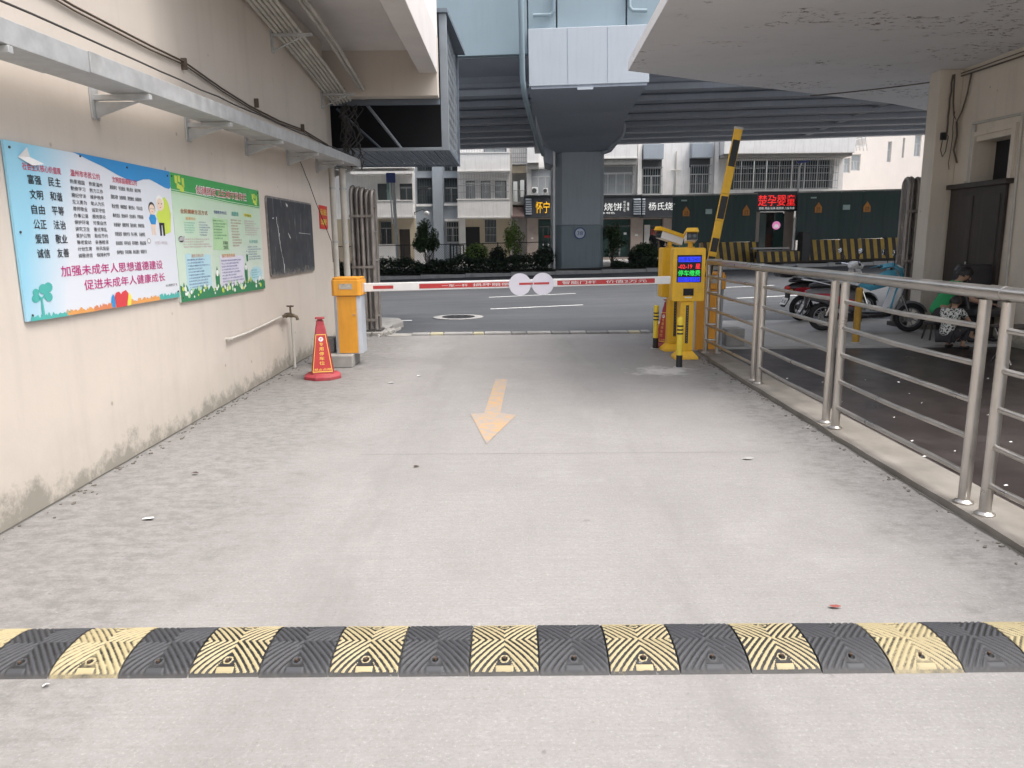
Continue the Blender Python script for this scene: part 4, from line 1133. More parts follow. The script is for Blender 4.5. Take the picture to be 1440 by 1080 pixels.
# --- galvanised cable tray along the wall on steel brackets
def trz(y): return 2.425+.0265*(y-3.7)
ct = thing('cable_tray', 'galvanised steel cable tray on brackets running along the beige wall above the posters', 'cable tray', (-2.5, 7, 2.5))
segs = [(1.6,4.45),(4.46,7.15),(7.16,9.6),(9.61,12.2)]
for i, (y0, y1) in enumerate(segs):
    mb = MB(); e = .004*(i % 2)
    prof = [(-2.35+e,0),(-2.35+e,.115),(-2.365,.115),(-2.365,.02),(-2.60,.02),(-2.60,.09),(-2.615,.09),(-2.615,0)]
    mb.loft([[(x, y, trz(y)+z+e) for x, z in prof] for y in (y0, y1)])
    mb.build('tray_section', M['galv'], ct, bevel=.003)
for y in (3.75, 5.15, 6.6, 8.05, 9.5, 10.9, 12.0):
    mb = MB(); z = trz(y)
    mb.box(XW, -2.34, y-.018, y+.018, z-.04, z-.006); mb.box(XW+.001, XW+.012, y-.05, y+.05, z-.16, z+.06)
    mb.prism([(0,-.15),(.30,-.05),(0,-.05)], ((XW+.012,y-.008,z),(1,0,0),(0,0,1)), -.016, 0)
    mb.build('bracket', M['galv'], ct, bevel=.003)
mb = MB(); mb.tube(sag((-2.40,1.6,2.60),(-2.40,12.1,2.80),30,.01,.006),.006,6); mb.tube(sag((-2.5,1.6,2.53),(-2.5,12.1,2.72),30,.01,.01),.012,6)
tag(mb.build('tray_cable', M['cable'], smooth=60), 'thin black cables lying in the steel cable tray', 'cables')
# --- twin cable higher on the wall
mb = MB()
for k, (dz, r_) in enumerate(((0,.008),(-.028,.006))):
    pts = [(-2.70,y,z+dz+rnd.uniform(-.004,.004)) for y, z in ((1,2.98),(2.5,2.97),(4.0,2.99),(5.0,2.96),(6.0,2.965),(6.6,2.985),(7.4,2.93),(8.2,2.90),(9.2,2.905),(10.2,2.95),(11,2.93),(11.55,2.92))]
    mb.tube(pts, r_, 6)
for y in (2.5,4.0,6.6,8.4,10.2): mb.box(-2.72,-2.675,y-.01,y+.01,2.92,3.01)
tag(mb.build('wall_cable', mat('brown_cable', (.10,.075,.055), .7), smooth=60), 'pair of brown cables clipped to the beige wall above the cable tray', 'cables')
# --- bundle of white conduits under the slab
cb_ = thing('conduit_bundle', 'bundle of white conduits climbing along the top of the beige wall', 'conduits', (-2.6, 10, 3.7))
for k in range(6):
    x = -2.66+.047*k; dz = .012*k
    mb = MB(); mb.tube([(x,1,4.31),(x,5.5,4.18+dz),(x,8.1,3.95+dz),(x,10.5,3.74+dz),(x,12.0,3.56+dz)],.021,8)
    mb.build('conduit', M['cream'], cb_, smooth=60)
for k in range(2):
    x = -2.3+.07*k; mb = MB(); mb.tube([(x,1,4.32),(x,7,4.25),(x,10.3,4.02),(x,12.1,3.82-.03*k)],.024,8)
    mb.build('conduit', M['cream'], cb_, smooth=60)
for y, z in ((9.15,3.84),(11.4,3.60)):
    mb = MB(); mb.box(-2.72,-2.24,y-.02,y+.02,z-.02,z+.005); mb.box(-2.72,-2.70,y-.03,y+.03,z-.2,z+.05)
    mb.cyl((-2.70,y,z-.18),(-2.35,y,z-.02),.01,n=6); mb.build('bracket', M['galv'], cb_)
# --- tangle of cables on the corner
mb = MB(); g = random.Random(21)
for k in range(16):
    x = -2.45+g.uniform(-.14,.16); y = 12.0+g.uniform(-.1,.1)
    pts = [(x, y, 3.55)]
    for j in range(9): pts.append((x+g.uniform(-.09,.09), y+g.uniform(-.05,.05), 3.5-.11*j+g.uniform(-.03,.03)))
    mb.tube(pts, g.choice((.006,.009,.012)), 5)
tag(mb.build('cable_tangle', M['cable'], smooth=60), 'dark tangle of cables hanging at the corner of the beige building', 'cables')
mb = MB(); mb.tube(sag((-2.70,9.85,2.62),(-2.66,10.7,1.9),8,-.02,.004)+[(-2.66,11.3,1.5),(-2.7,11.5,1.2)],.005,5)
tag(mb.build('hanging_wire', M['cable'], smooth=60), 'thin loose wire hanging from the tray beside the red notice', 'cables')

# ------------------------------------------------------------------ posters
M['p_pale'] = None
def poster_sky():
    m, nt, b = new_mat('poster_print_pale_blue')
    v = mapv(nt); s = N(nt, 'ShaderNodeSeparateXYZ'); nt.links.new(v, s.inputs[0])
    # printed fade from sky blue at the left edge and the top corner to near white
    u = math_(nt, 'SUBTRACT', s.outputs[1], 4.16)
    vv = math_(nt, 'SUBTRACT', s.outputs[2], 1.07)
    f = math_(nt, 'MULTIPLY_ADD', vv, -.35, u)
    n = noise(nt, 3, 3, v)
    f = math_(nt, 'MULTIPLY_ADD', n.outputs[0], .15, f)
    r = ramp(nt, f, -.25, .45, (.30,.60,.76,1), (.68,.72,.78,1))
    nt.links.new(r.outputs[0], b.inputs['Base Color']); b.inputs['Roughness'].default_value = .38
    return m
M['p_pale'] = poster_sky()
M['p_edge'] = mat('poster_board_edge', (.5,.5,.5), .6)
ink = lambda n, c: mat('ink_'+n, c, .4, var=.05, bstr=0)
I_blk = ink('black', (.03,.03,.035)); I_red = ink('crimson', (.55,.04,.10)); I_mag = ink('magenta', (.50,.03,.20))
I_blue = ink('blue', (.035,.26,.58)); I_teal = ink('teal', (.08,.42,.38)); I_or = ink('orange', (.70,.33,.10)); I_yel = ink('yellow', (.78,.68,.10))
I_gr = ink('green', (.06,.36,.10)); I_grl = ink('light_green', (.45,.68,.40)); I_wh = ink('white', (.80,.82,.80)); I_sky = ink('sky', (.45,.68,.75))
I_lime = ink('lime', (.55,.68,.10)); I_nav = ink('navy', (.06,.07,.30)); I_pk = ink('pink', (.55,.25,.38)); I_skin = ink('cream', (.78,.62,.50)); I_gdk = ink('deep_green', (.03,.22,.10))
XP = XW+.02
po = thing('poster', 'large pale blue poster with black, crimson and magenta Chinese text, first on the beige wall', 'poster', (XP, 4.16, 1.07))
fp = fr_wall(XP, 4.16, 1.07)
bd = MB().prism([(0,.01),(1.96,0),(1.975,.995),(0,.985)], fp, -.014, 0).build('board', M['p_pale'], po)
def PF(poly, m, d=.0012, name='print', parent=bd, fr=fp):
    return MB().flat(poly, fr, d).build(name, m, parent)
def circ(cx, cy, r, n=16, sy=1.0): return [(cx+r*cos(2*pi*i/n), cy+r*sy*sin(2*pi*i/n)) for i in range(n)]
PF([(.64,.993)]+[(.80,.965),(.99,.935),(1.15,.90),(1.30,.875),(1.42,.872),(1.52,.895),(1.62,.905),(1.74,.885),(1.86,.86),(1.94,.855),(1.97,.87),(1.972,.992)], I_blue)
LT = lambda s_, m, u0, v0, u1, v1, **k: lettering(s_, m, fp, u0, v0, u1, v1, bd, .0025, **k)
LT('社会主义核心价值观', I_red, .13, .842, .49, .882, bold=.02)
for i, (a_, b_) in enumerate((('富强','民主'),('文明','和谐'),('自由','平等'),('公正','法治'),('爱国','敬业'),('诚信','友善'))):
    v = .768-.0825*i
    LT(a_, I_blk, .165, v, .285, v+.052, bold=.03); LT(b_, I_blk, .355, v, .475, v+.052, bold=.03)
LT('温州市市民公约', I_red, .59, .845, .925, .885, bold=.02)
rows = ['热爱祖国','热爱温州','勤奋学习','努力工作','遵纪守法','维护秩序','见义勇为','助人为乐','尊师敬业','诚实守信','办事公道','服务群众','保护环境','珍爱自然','讲究卫生','喜迁零乱','爱护公物','勤俭节约','尊老爱幼','亲善睦邻','计划生育','移风易俗','诚敬进信','保障利节']
for i in range(12):
    v = .80-.041*i
    LT(rows[2*i], I_blk, .575, v, .735, v+.026, bold=.015); LT(rows[2*i+1], I_blk, .785, v, .945, v+.026, bold=.015)
LT('文明家庭道德公约', I_red, 1.08, .842, 1.42, .882, bold=.02)
r3 = ['爱国守法明礼诚信','团结友善勤俭自强','敬业奉献遵纪守法','尊老爱幼男女平等','夫妻和睦勤俭持家','邻里团结热心公益','崇尚科学移风易俗','保护环境美化家园']
for i in range(8):
    v = .795-.062*i; s_ = r3[i]
    for k in range(4):
        q = s_[k*2:k*2+2]+r3[(i+3) % 8][k*2:k*2+2]
        LT(q, I_blk, 1.04+.112*k, v, 1.13+.112*k, v+.028, bold=.02)
LT('加强未成年人思想道德建设', I_mag, .37, .24, 1.70, .305, bold=.02)
LT('促进未成年人健康成长', I_mag, .60, .145, 1.72, .21, bold=.02)
LT('水心街道社区  宣', I_blk, 1.72, .098, 1.92, .118)
# two plain cartoon children
def kid(cx, base, s_, shirt, trousers, hair, n=1):
    PF([(cx-.045*s_,base),(cx-.012*s_,base),(cx-.008*s_,base+.09*s_),(cx+.008*s_,base+.09*s_),(cx+.012*s_,base),(cx+.045*s_,base),(cx+.05*s_,base+.12*s_),(cx-.05*s_,base+.12*s_)], trousers, .0016)
    PF([(cx-.05*s_,base+.11*s_),(cx+.05*s_,base+.11*s_),(cx+.085*s_,base+.17*s_),(cx+.05*s_,base+.21*s_),(cx-.05*s_,base+.21*s_),(cx-.085*s_,base+.17*s_)], shirt, .0018)
    PF(circ(cx, base+.275*s_, .072*s_, 18, .9), hair, .0020)
    PF(circ(cx, base+.262*s_, .062*s_, 18, .85), I_skin, .0024)
    for dx in (-.024,.024): PF(circ(cx+dx*s_, base+.27*s_, .007*s_, 8), I_blk, .0028)
    PF([(cx-.02*s_,base+.242*s_),(cx+.02*s_,base+.242*s_),(cx,base+.234*s_)], I_red, .0028)
PF([(1.80,.5),(1.90,.52),(1.93,.66),(1.90,.75),(1.84,.79),(1.78,.76),(1.74,.6)], I_lime, .0014)
kid(1.615,.495,.72,I_blue,I_skin,I_blk); kid(1.755,.49,.9,I_lime,I_blk,I_wh)
PF(circ(1.52,.452,.03,14,.7), ink('grey', (.42,.42,.44)), .0014); PF(circ(1.52,.452,.018,12,.7), I_wh, .0018)
lettering('文明·和谐', ink('faded', (.60,.52,.56)), fp, 1.60, .425, 1.82, .45, bd, .0025)
# tree, grass fringe and red hands at the bottom edge
g = random.Random(4)
for k in range(9): PF(circ(.155+g.uniform(-.085,.085), .155+g.uniform(-.03,.045), g.uniform(.025,.045), 12, .7), I_teal, .0014+.0002*k)
PF([(.135,.02),(.165,.02),(.158,.12),(.19,.15),(.152,.135),(.118,.15),(.142,.12)], I_teal, .0036)
def fringe(u0, u1, h_, m, d, n=26, seed=0):
    g = random.Random(seed); top = []
    for i in range(n+1):
        u = u0+(u1-u0)*i/n; top.append((u, max(.012, h_*(.45+.55*g.random()))))
    PF([(u0,.008),(u1,.004)]+top[::-1], m, d)
fringe(.03,.42,.045,I_teal,.0040,40,1); fringe(.38,.72,.045,I_or,.0042,34,2); fringe(.68,.96,.05,ink('rust',(.62,.22,.10)),.0044,26,3); fringe(1.10,1.66,.05,I_or,.0040,50,4); fringe(1.60,1.945,.055,I_teal,.0044,34,5)
PF([(.90,.008),(.94,.008),(.945,.075),(.925,.10),(.905,.08),(.895,.05)], I_blue, .005)
PF([(.955,.005),(1.09,.004),(1.12,.06),(1.13,.09),(1.10,.115),(1.05,.105),(1.03,.09),(1.005,.11),(.965,.105),(.94,.075)], ink('poppy',(.62,.06,.07)), .0054)
PF([(1.10,.004),(1.15,.004),(1.17,.06),(1.15,.095),(1.12,.07)], I_yel, .0050)
# torn paper scraps at the top
sc_ = MB().add([tuple(Vector(fp[0])+Vector((d_,u,v))) for u,v,d_ in ((.10,.905,.004),(.21,.87,.012),(.29,.885,.03),(.20,.915,.008),(.14,.96,.035))],[(0,1,3),(1,2,3),(0,3,4)])
tag(sc_.build('torn_paper', M['white']), 'torn white scrap of paper hanging off the top left of the pale blue poster', 'paper')
for u_, v_ in ((.04,.95),(.72,.975),(1.3,.96),(1.93,.955),(.04,.5),(.05,.04),(1.93,.05)):
    MB().cyl(Vector(fp[0])+Vector((.001,u_,v_)), Vector(fp[0])+Vector((.006,u_,v_)), .007, n=8).build('nail', M['cable'], bd)
# --- green poster
po2 = thing('poster', 'poster with a green title band and small coloured text boxes beside the blackboard', 'poster', (XP, 6.14, 1.03))
fg = fr_wall(XP-.002, 6.14, 1.03)
def poster_green():
    m, nt, b = new_mat('poster_print_pale_green')
    v = mapv(nt); s = N(nt, 'ShaderNodeSeparateXYZ'); nt.links.new(v, s.inputs[0])
    n = noise(nt, 1.6, 3, v); f = math_(nt, 'MULTIPLY_ADD', math_(nt, 'SUBTRACT', s.outputs[2], 1.1), .45, math_(nt,'MULTIPLY',n.outputs[0],.9))
    r = ramp(nt, f, .25, .85, (.70,.74,.72,1), (.50,.70,.50,1)); nt.links.new(r.outputs[0], b.inputs['Base Color']); b.inputs['Roughness'].default_value = .38
    return m
M['p_green'] = poster_green()
bg_ = MB().prism([(0,-.005),(2.12,-.025),(2.13,1.02),(0,1.03)], fg, -.014, 0).build('board', M['p_green'], po2)
def PG(poly, m, d=.0012): return PF(poly, m, d, 'print', bg_, fg)
LG = lambda s_, m, u0, v0, u1, v1, **k: lettering(s_, m, fg, u0, v0, u1, v1, bg_, .0028, **k)
PG([(0,.90),(.5,.89),(1.2,.865),(2.128,.85),(2.13,1.019),(0,1.029)], I_gr)
PG([(0,.885),(.5,.875),(1.2,.85),(2.128,.835),(2.128,.843),(1.2,.858),(.5,.883),(0,.893)], I_gr, .0014)
PG([(0,.868),(1.2,.838),(2.127,.822),(2.127,.828),(1.2,.845),(0,.876)], I_grl, .0013)
for (cu, cv, s_) in ((.14,.93,1.0),(1.95,.90,.9)):
    for du, dv, w_, h_ in ((-.06,.02,.05,.06),(0,.035,.045,.05),(.07,.0,.045,.07),(.02,-.04,.08,.05),(-.03,-.02,.05,.04)):
        PG([(cu+du*s_,cv+dv*s_),(cu+(du+w_)*s_,cv+(dv-.005)*s_),(cu+(du+w_)*s_,cv+(dv+h_)*s_),(cu+du*s_,cv+(dv+h_)*s_)], I_lime, .0018)
lettering('创建国家卫生城市宣传栏', I_wh, fg, .475, .885, 1.73, .965, bg_, .0022, bold=.06)
lettering('创建国家卫生城市宣传栏', I_red, fg, .485, .892, 1.72, .958, bg_, .0036, bold=.01)
def paras(u0, v0, u1, v1, n, m, seed, frac=1.0):
    g = random.Random(seed); hh_ = (v0-v1)/n
    base = '公共场所讲究卫生垃圾分类环境整洁健康生活文明城市人人参与绿色家园不随地吐痰维护公德共建共享美丽社区居民守则'
    body = []
    for i in range(n):
        k = g.randint(0, len(base)-15); body.append(base[k:k+g.randint(9,14)])
    for i, t_ in enumerate(body):
        w_ = (u1-u0)*len(t_)/14*frac
        LG(t_, m, u0, v0-hh_*(i+.72), u0+w_, v0-hh_*(i+.18))
LG('全民健康生活方式', ink('brown',(.40,.12,.05)), .13, .715, .69, .752, bold=.03)
LG('健康知识', I_or, .22, .665, .42, .688); paras(.18,.65,.42,.55,5,I_teal,1); paras(.48,.66,.72,.53,6,I_nav,2); paras(.13,.515,.72,.43,4,I_pk,3)
PG([(.76,.41),(1.15,.40),(1.16,.69),(.80,.70)], I_grl, .0014)
LG('健康教育进社区', I_nav, .84, .735, 1.15, .765); paras(.80,.685,1.12,.50,7,I_gdk,4); LG('环境美\n文明风', I_blk, 1.0, .41, 1.12, .49)
LG('戒烟限酒', I_teal, 1.28, .73, 1.46, .77, bold=.02); paras(1.24,.70,1.52,.43,10,ink('brown',(.40,.12,.05)),5)
PG([(1.62,.735),(1.85,.73),(1.85,.76),(1.62,.765)], I_yel, .0014); LG('合理膳食', I_gdk, 1.64, .735, 1.83, .757); paras(1.62,.70,2.06,.54,7,I_pk,6)
LG('科学健身', I_teal, 1.72, .465, 1.98, .50); paras(1.66,.44,2.07,.29,6,I_nav,7)
PG([(.14,.07),(.66,.055),(.68,.37),(.15,.385)], I_sky, .0014); LG('居民文明公约', I_or, .27, .352, .52, .38, bold=.02); paras(.18,.345,.64,.09,10,I_nav,8)
PG([(.88,.06),(1.50,.04),(1.52,.345),(.90,.36)], ink('lilac',(.70,.70,.80)), .0014); LG('除四害防疾病', I_or, .95, .335, 1.28, .37, bold=.02); paras(.92,.32,1.48,.07,9,I_nav,9)
PG(circ(1.86,.145,.19,18,.42), I_sky, .0014); paras(1.72,.20,2.0,.10,4,I_teal,10); LG('爱卫办', I_nav, 1.80, .045, 2.0, .075)
for (cu, cv, s_) in ((.80,.13,1),(1.56,.16,.9),(1.62,.33,.5)):      # small standing figures
    PG([(cu-.04*s_,cv-.09*s_),(cu+.04*s_,cv-.09*s_),(cu+.05*s_,cv+.04*s_),(cu,cv+.13*s_),(cu-.05*s_,cv+.04*s_)], I_gdk, .0030); PG(circ(cu,cv+.07*s_,.03*s_,12), I_wh, .0034)
PG(circ(.10,.505,.05,12,.5), I_blk, .0030); PG([(.05,.49),(.15,.495),(.17,.53),(.07,.52)], ink('grey', (.42,.42,.44)), .0034)
g = random.Random(9); top = [(2.12*i/90, .055+.06*g.random()*(1-.35*i/90)+(.05 if i < 6 else 0)) for i in range(91)]
PG([(0,-.004),(2.119,-.024)]+top[::-1], I_gdk, .0038)
for k in range(60):
    cu = g.uniform(.03,2.08); cv = .02+g.random()*.085; r_ = g.uniform(.012,.03)
    PG(circ(cu,cv,r_,8,.8), g.choice((I_wh,I_grl,I_wh,I_lime)), .0042+.00003*k)
for u_, v_ in ((.03,1.0),(2.09,.99),(.03,.03),(2.09,.0)):
    MB().cyl(Vector(fg[0])+Vector((.001,u_,v_)), Vector(fg[0])+Vector((.006,u_,v_)), .007, n=8).build('nail', M['cable'], bg_)
# --- blackboard
def slate():
    m, nt, b = new_mat('worn_blackboard'); v = mapv(nt)
    n1 = noise(nt, 3, 8, v, .7); v2 = mapv(nt, (1, 9, 1.2)); n2 = noise(nt, 2.2, 7, v2, .65, .6)
    col = mix(nt, ramp(nt, n1.outputs[0], .3, .75).outputs[0], (.025,.029,.035), (.06,.065,.075))
    col = mix(nt, ramp(nt, n2.outputs[0], .57, .72, (0,0,0,1), (.5,.5,.5,1)).outputs[0], col, (.33,.33,.35))
    s = N(nt, 'ShaderNodeSeparateXYZ'); nt.links.new(v, s.inputs[0])
    lo = ramp(nt, math_(nt, 'MULTIPLY_ADD', noise(nt, 14, 6, v, .7).outputs[0], -.35, s.outputs[2]), .95, 1.10, (.7,.7,.7,1), (0,0,0,1))
    col = mix(nt, lo.outputs[0], col, (.22,.21,.19))
    nt.links.new(col, b.inputs['Base Color']); b.inputs['Roughness'].default_value = .75; return m
bb = thing('blackboard', 'worn black chalkboard with white scratches mounted on the beige wall', 'blackboard', (XW, 9.45, 1.57))
def rr_poly(w_, h_, r, n=4, j=0):
    g = random.Random(2); out = []
    for cx, cy, a0 in ((w_-r,r,-90),(w_-r,h_-r,0),(r,h_-r,90),(r,r,180)):
        for i in range(n+1):
            a = R(a0+90*i/n); out.append((cx+r*cos(a)+g.uniform(-j,j), cy+r*sin(a)+g.uniform(-j,j)))
    return out
fb = fr_wall(XW, 8.50, 1.115)
MB().prism(rr_poly(1.90,.90,.05), fb, .002, .022).build('frame', mat('worn_board_frame', (.20,.19,.18), .7, var=.4, scale=14, dirt=.5), bb)
bsf = MB().prism([(a+.018,b_+.018) for a,b_ in rr_poly(1.864,.864,.045,4,.006)], fb, .022, .027).build('surface', slate(), bb)
g = random.Random(31); mb = MB()
u = .30; v = .68
while v > .05:                                                    # chalky white tear running down
    dv = g.uniform(.04,.09); du = g.uniform(-.01,.035); w_ = g.uniform(.008,.03)
    mb.flat([(u,v),(u+w_,v-.01),(u+du+w_,v-dv),(u+du,v-dv)], fb, .0285); u += du+g.uniform(0,.012); v -= dv*.9
mb.flat([(.72,.50),(.75,.49),(.82,.44),(.80,.43)], fb, .0285); mb.flat([(.70,.90-.05),(.78,.83),(.76,.80),(.72,.82)], fb, .0285)
mb.flat([(.15,.66),(.21,.665),(.21,.655),(.16,.65)], fb, .0285); mb.flat([(1.2,.5),(1.75,.49),(1.75,.494),(1.2,.505)], fb, .0285)
mb.build('scratch', mat('scratch_white', (.6,.6,.6), .8), bsf)
# --- red notice
rn = thing('notice', 'small red notice with two lines of yellow characters beside the blackboard', 'notice', (XW, 11.1, 1.7))
frn = fr_wall(XW, 10.88, 1.69)
nb_ = MB().prism([(0,0),(.46,-.005),(.47,.325),(0,.33)], frn, .001, .008).build('sheet', mat('notice_red', (.60,.035,.03), .5), rn)
lettering('闲人免进', I_yel, frn, .06, .19, .41, .28, nb_, .011, bold=.03); lettering('车辆慢行', I_yel, frn, .06, .05, .41, .14, nb_, .011, bold=.03)

# --- tap and pipes
tp_ = thing('water_tap', 'old brass tap with a white pipe and hose fixed low on the beige wall', 'tap', (-2.66, 8.9, .7))
MB().tube([(-2.655,9.02,.0),(-2.655,9.02,.62)],.017,8).build('riser_pipe', M['cream'], tp_, smooth=60)
MB().tube([(-2.655,9.02,.62),(-2.655,8.98,.66),(-2.655,8.7,.655)],.02,8).cyl((-2.655,8.88,.655),(-2.655,8.80,.655),.03,n=8).build('coupling', mat('aged_brass',(.16,.13,.09),.5,.6), tp_, smooth=60)
tb_ = MB().cyl((-2.66,8.80,.655),(-2.57,8.80,.655),.022,n=10).tube([(-2.57,8.80,.655),(-2.53,8.80,.64),(-2.52,8.80,.60)],[.022,.02,.018],8).cyl((-2.60,8.80,.66),(-2.60,8.80,.76),.012,n=8)
tb_.box(-2.64,-2.56,8.79,8.81,.755,.772).box(-2.607,-2.593,8.76,8.84,.755,.772)
tb_.build('tap_body', mat('aged_brass',(.16,.13,.09),.5,.6), tp_, smooth=60)
MB().tube([(-2.68,8.7,.655),(-2.69,8.2,.625),(-2.69,7.6,.60),(-2.69,7.12,.60),(-2.69,7.05,.60)],.012,8).cyl((-2.72,7.07,.60),(-2.66,7.07,.60),.016,n=8).build('hose', M['cream'], tp_, smooth=60)

# ------------------------------------------------------------------ vertical pipes at the wall end and folded gates
for x_, y_, r_, z1, lab in ((-2.70,11.70,.045,2.62,'cream downpipe just past the end of the beige wall'),(-2.57,11.85,.05,2.6,'second cream downpipe beside the folded gate')):
    t = thing('downpipe', lab, 'pipe', (x_,y_,0))
    MB().cyl((x_,y_,0),(x_,y_,z1),r_,n=12).build('pipe', M['cream'], t, smooth=50)
    for z in (.5,1.5,2.3): MB().cyl((x_,y_,z-.015),(x_,y_,z+.015),r_+.008,n=12).build('clip', M['galv'], t)
M['tube'] = mat('dull_gate_tube', (.31,.285,.265), .45, .5, var=.2, scale=6, dirt=.5, dirtc=(.16,.12,.1))
def folded_gate(label, xs, y0, z1, flip=1, depth=1.0):
    t = thing('folding_gate', label, 'gate', (sum(xs)/len(xs), y0, 0))
    for i, x in enumerate(xs):
        y = y0+.05*(i % 2)
        zz = z1-rnd.uniform(0,.06); r0 = .12
        pts = [(x,y,.06),(x,y,zz-r0)]+[(x+flip*.02*(1-cos(R(a))), y+r0*(1-cos(R(a))), zz-r0+r0*sin(R(a))) for a in (30,60,90)]+[(x+flip*.02,y+depth-r0,zz)]+[(x+flip*.02,y+depth-r0+r0*sin(R(a)),zz-r0+r0*cos(R(a))) for a in (30,60,90)]+[(x+flip*.02,y+depth,.06)]
        fr_ = MB().tube(pts,.031,10).build('frame_tube', M['tube'], t, smooth=50)
        mb = MB()
        for z in (.3,.75,1.2,1.65,2.05): mb.cyl((x,y,z),(x+flip*.02,y+depth,z),.015,n=6)
        for k in range(1,5): mb.cyl((x,y+depth*k/5,.3),(x,y+depth*k/5,zz-.05),.011,n=6)
        mb.build('infill_bar', M['tube'], fr_, smooth=50)
    for z in (.25,1.1,1.9):
        MB().box(min(xs)-.03,max(xs)+.03,y0-.05,y0-.035,z-.02,z+.02).build('tie_bar', M['tube'], t)
    MB().box(min(xs)-.05,max(xs)+.08,y0-.05,y0+depth+.05,.0,.09).build('wheel_base', M['cable'], t, bevel=.01)
    return t
folded_gate('folded steel gate of upright tubes at the left side of the driveway exit', [-2.52,-2.44,-2.36,-2.29,-2.20], 12.15, 2.36, 1, .22)
folded_gate('folded steel gate of upright tubes against the cream building, behind the scooters', [6.46,6.54,6.62,6.70,6.78], 12.45, 2.45, 1, .22)
mb = MB(); g = random.Random(77)
for k in range(34):
    r_ = g.uniform(.02,.07); c_ = Vector((-2.15+g.uniform(-.25,.22), 12.0+g.uniform(-.15,.9), r_*.5))
    mb.obox(c_, (g.random()-.5,g.random()-.5,.2), (g.random()-.5,.6,g.random()-.5), (.3,g.random(),.8), r_, r_*.7, r_*.5)
tag(mb.build('rubble', M['concrete']), 'grey rubble and litter heaped at the foot of the left folded gate', 'rubble', kind='stuff')

# ------------------------------------------------------------------ louvred steel cage on the street front
cg = thing('louvred_cage', 'blue grey louvred steel cage hung on the street front above the left gate', 'cage', (-2.2, 13.8, 2.95))
x0, x1, y0, y1, z0, z1 = -3.9, -.97, 12.5, 15.2, 2.93, 4.98
fm = MB()
for (a,b,c,d,e,f) in ((x1-.12,x1,y0,y0+.1,z0,z1),(x1-.06,x1,y1-.06,y1,z0,z1),(x0,x1-.121,y0,y0+.06,z0,z0+.05),(x1-.08,x1,y0+.101,y1-.061,z0,z0+.06),(x0,x1-.061,y1-.06,y1,z0,z0+.06)):
    fm2 = MB().box(a,b,c,d,e,f).build('frame_member', M['cage_l'] if c == y0 else M['cage'], cg, bevel=.006)
MB().prism([(x0,y0-.05),(x1+.02,y0-.05),(x1+.14,y1),(x0,y1)], ((0,0,0),(1,0,0),(0,1,0)), z1, z1+.06).build('top_flange', M['cage'], cg)
lm = MB(); sp_ = .19; H_ = z1-z0-.1; D_ = y1-y0-.17                       # slanted mesh grille on the side
for s_ in (1,-1):
    k = -int(H_/sp_)-1
    while k*sp_ < D_+H_:
        c_ = k*sp_; k += 1
        pts = []
        for q in range(41):
            zz = H_*q/40; yy = c_+zz*s_*.6+(0 if s_ > 0 else H_*.6)-H_*.6*(s_ > 0)
            if 0 <= yy <= D_: pts.append((yy, zz))
        if len(pts) < 2: continue
        (ya, za), (yb_, zb2) = pts[0], pts[-1]
        xx = x1-.045+(.004 if s_ > 0 else 0)
        lm.obox((xx,y0+.11+(ya+yb_)/2,z0+.07+(za+zb2)/2),(1,0,0),(0,-(zb2-za),(yb_-ya)),(0,yb_-ya,zb2-za),.0009,.022,sqrt((yb_-ya)**2+(zb2-za)**2)/2)
tag(lm.build('mesh_grille', M['cage_l'], cg), None, None, kind='stuff')
for i in range(9):
    y = y0+.14+i*.3; MB().box(x1-.052,x1-.049,y,y+.02,z0+.06,z1).build('louvre_stay', M['cage'], cg)
for i in range(30):                                               # floor slats run away from the viewer
    x = x1-.1-i*.095
    if x < x0: break
    MB().box(x-.07,x,y0+.065,y1-.065,z0+.012+(.006 if i % 2 else 0),z0+.03).build('floor_slat', M['cage'], cg)
MB().box(x0,x1-.1,y1-.1,y1-.065,z0+.07,z1).build('dark_void_back', M['dark'], cg)  # near-black sheets paint in the dark of the cage interior
MB().box(x0-.1,x0-.02,y0,y1,z0,z1).build('dark_void_side', M['dark'], cg)
MB().cyl((-2.55,12.62,4.0),(-1.75,12.62,2.97),.025,n=8).build('strut', M['cage_l'], cg)
MB().cyl((-2.9,13.2,3.7),(-2.1,13.2,2.97),.02,n=8).build('strut', M['cage'], cg)
MB().box(x0,x1-.125,12.42,12.48,3.62,3.70).build('head_rail', M['cage'], cg)
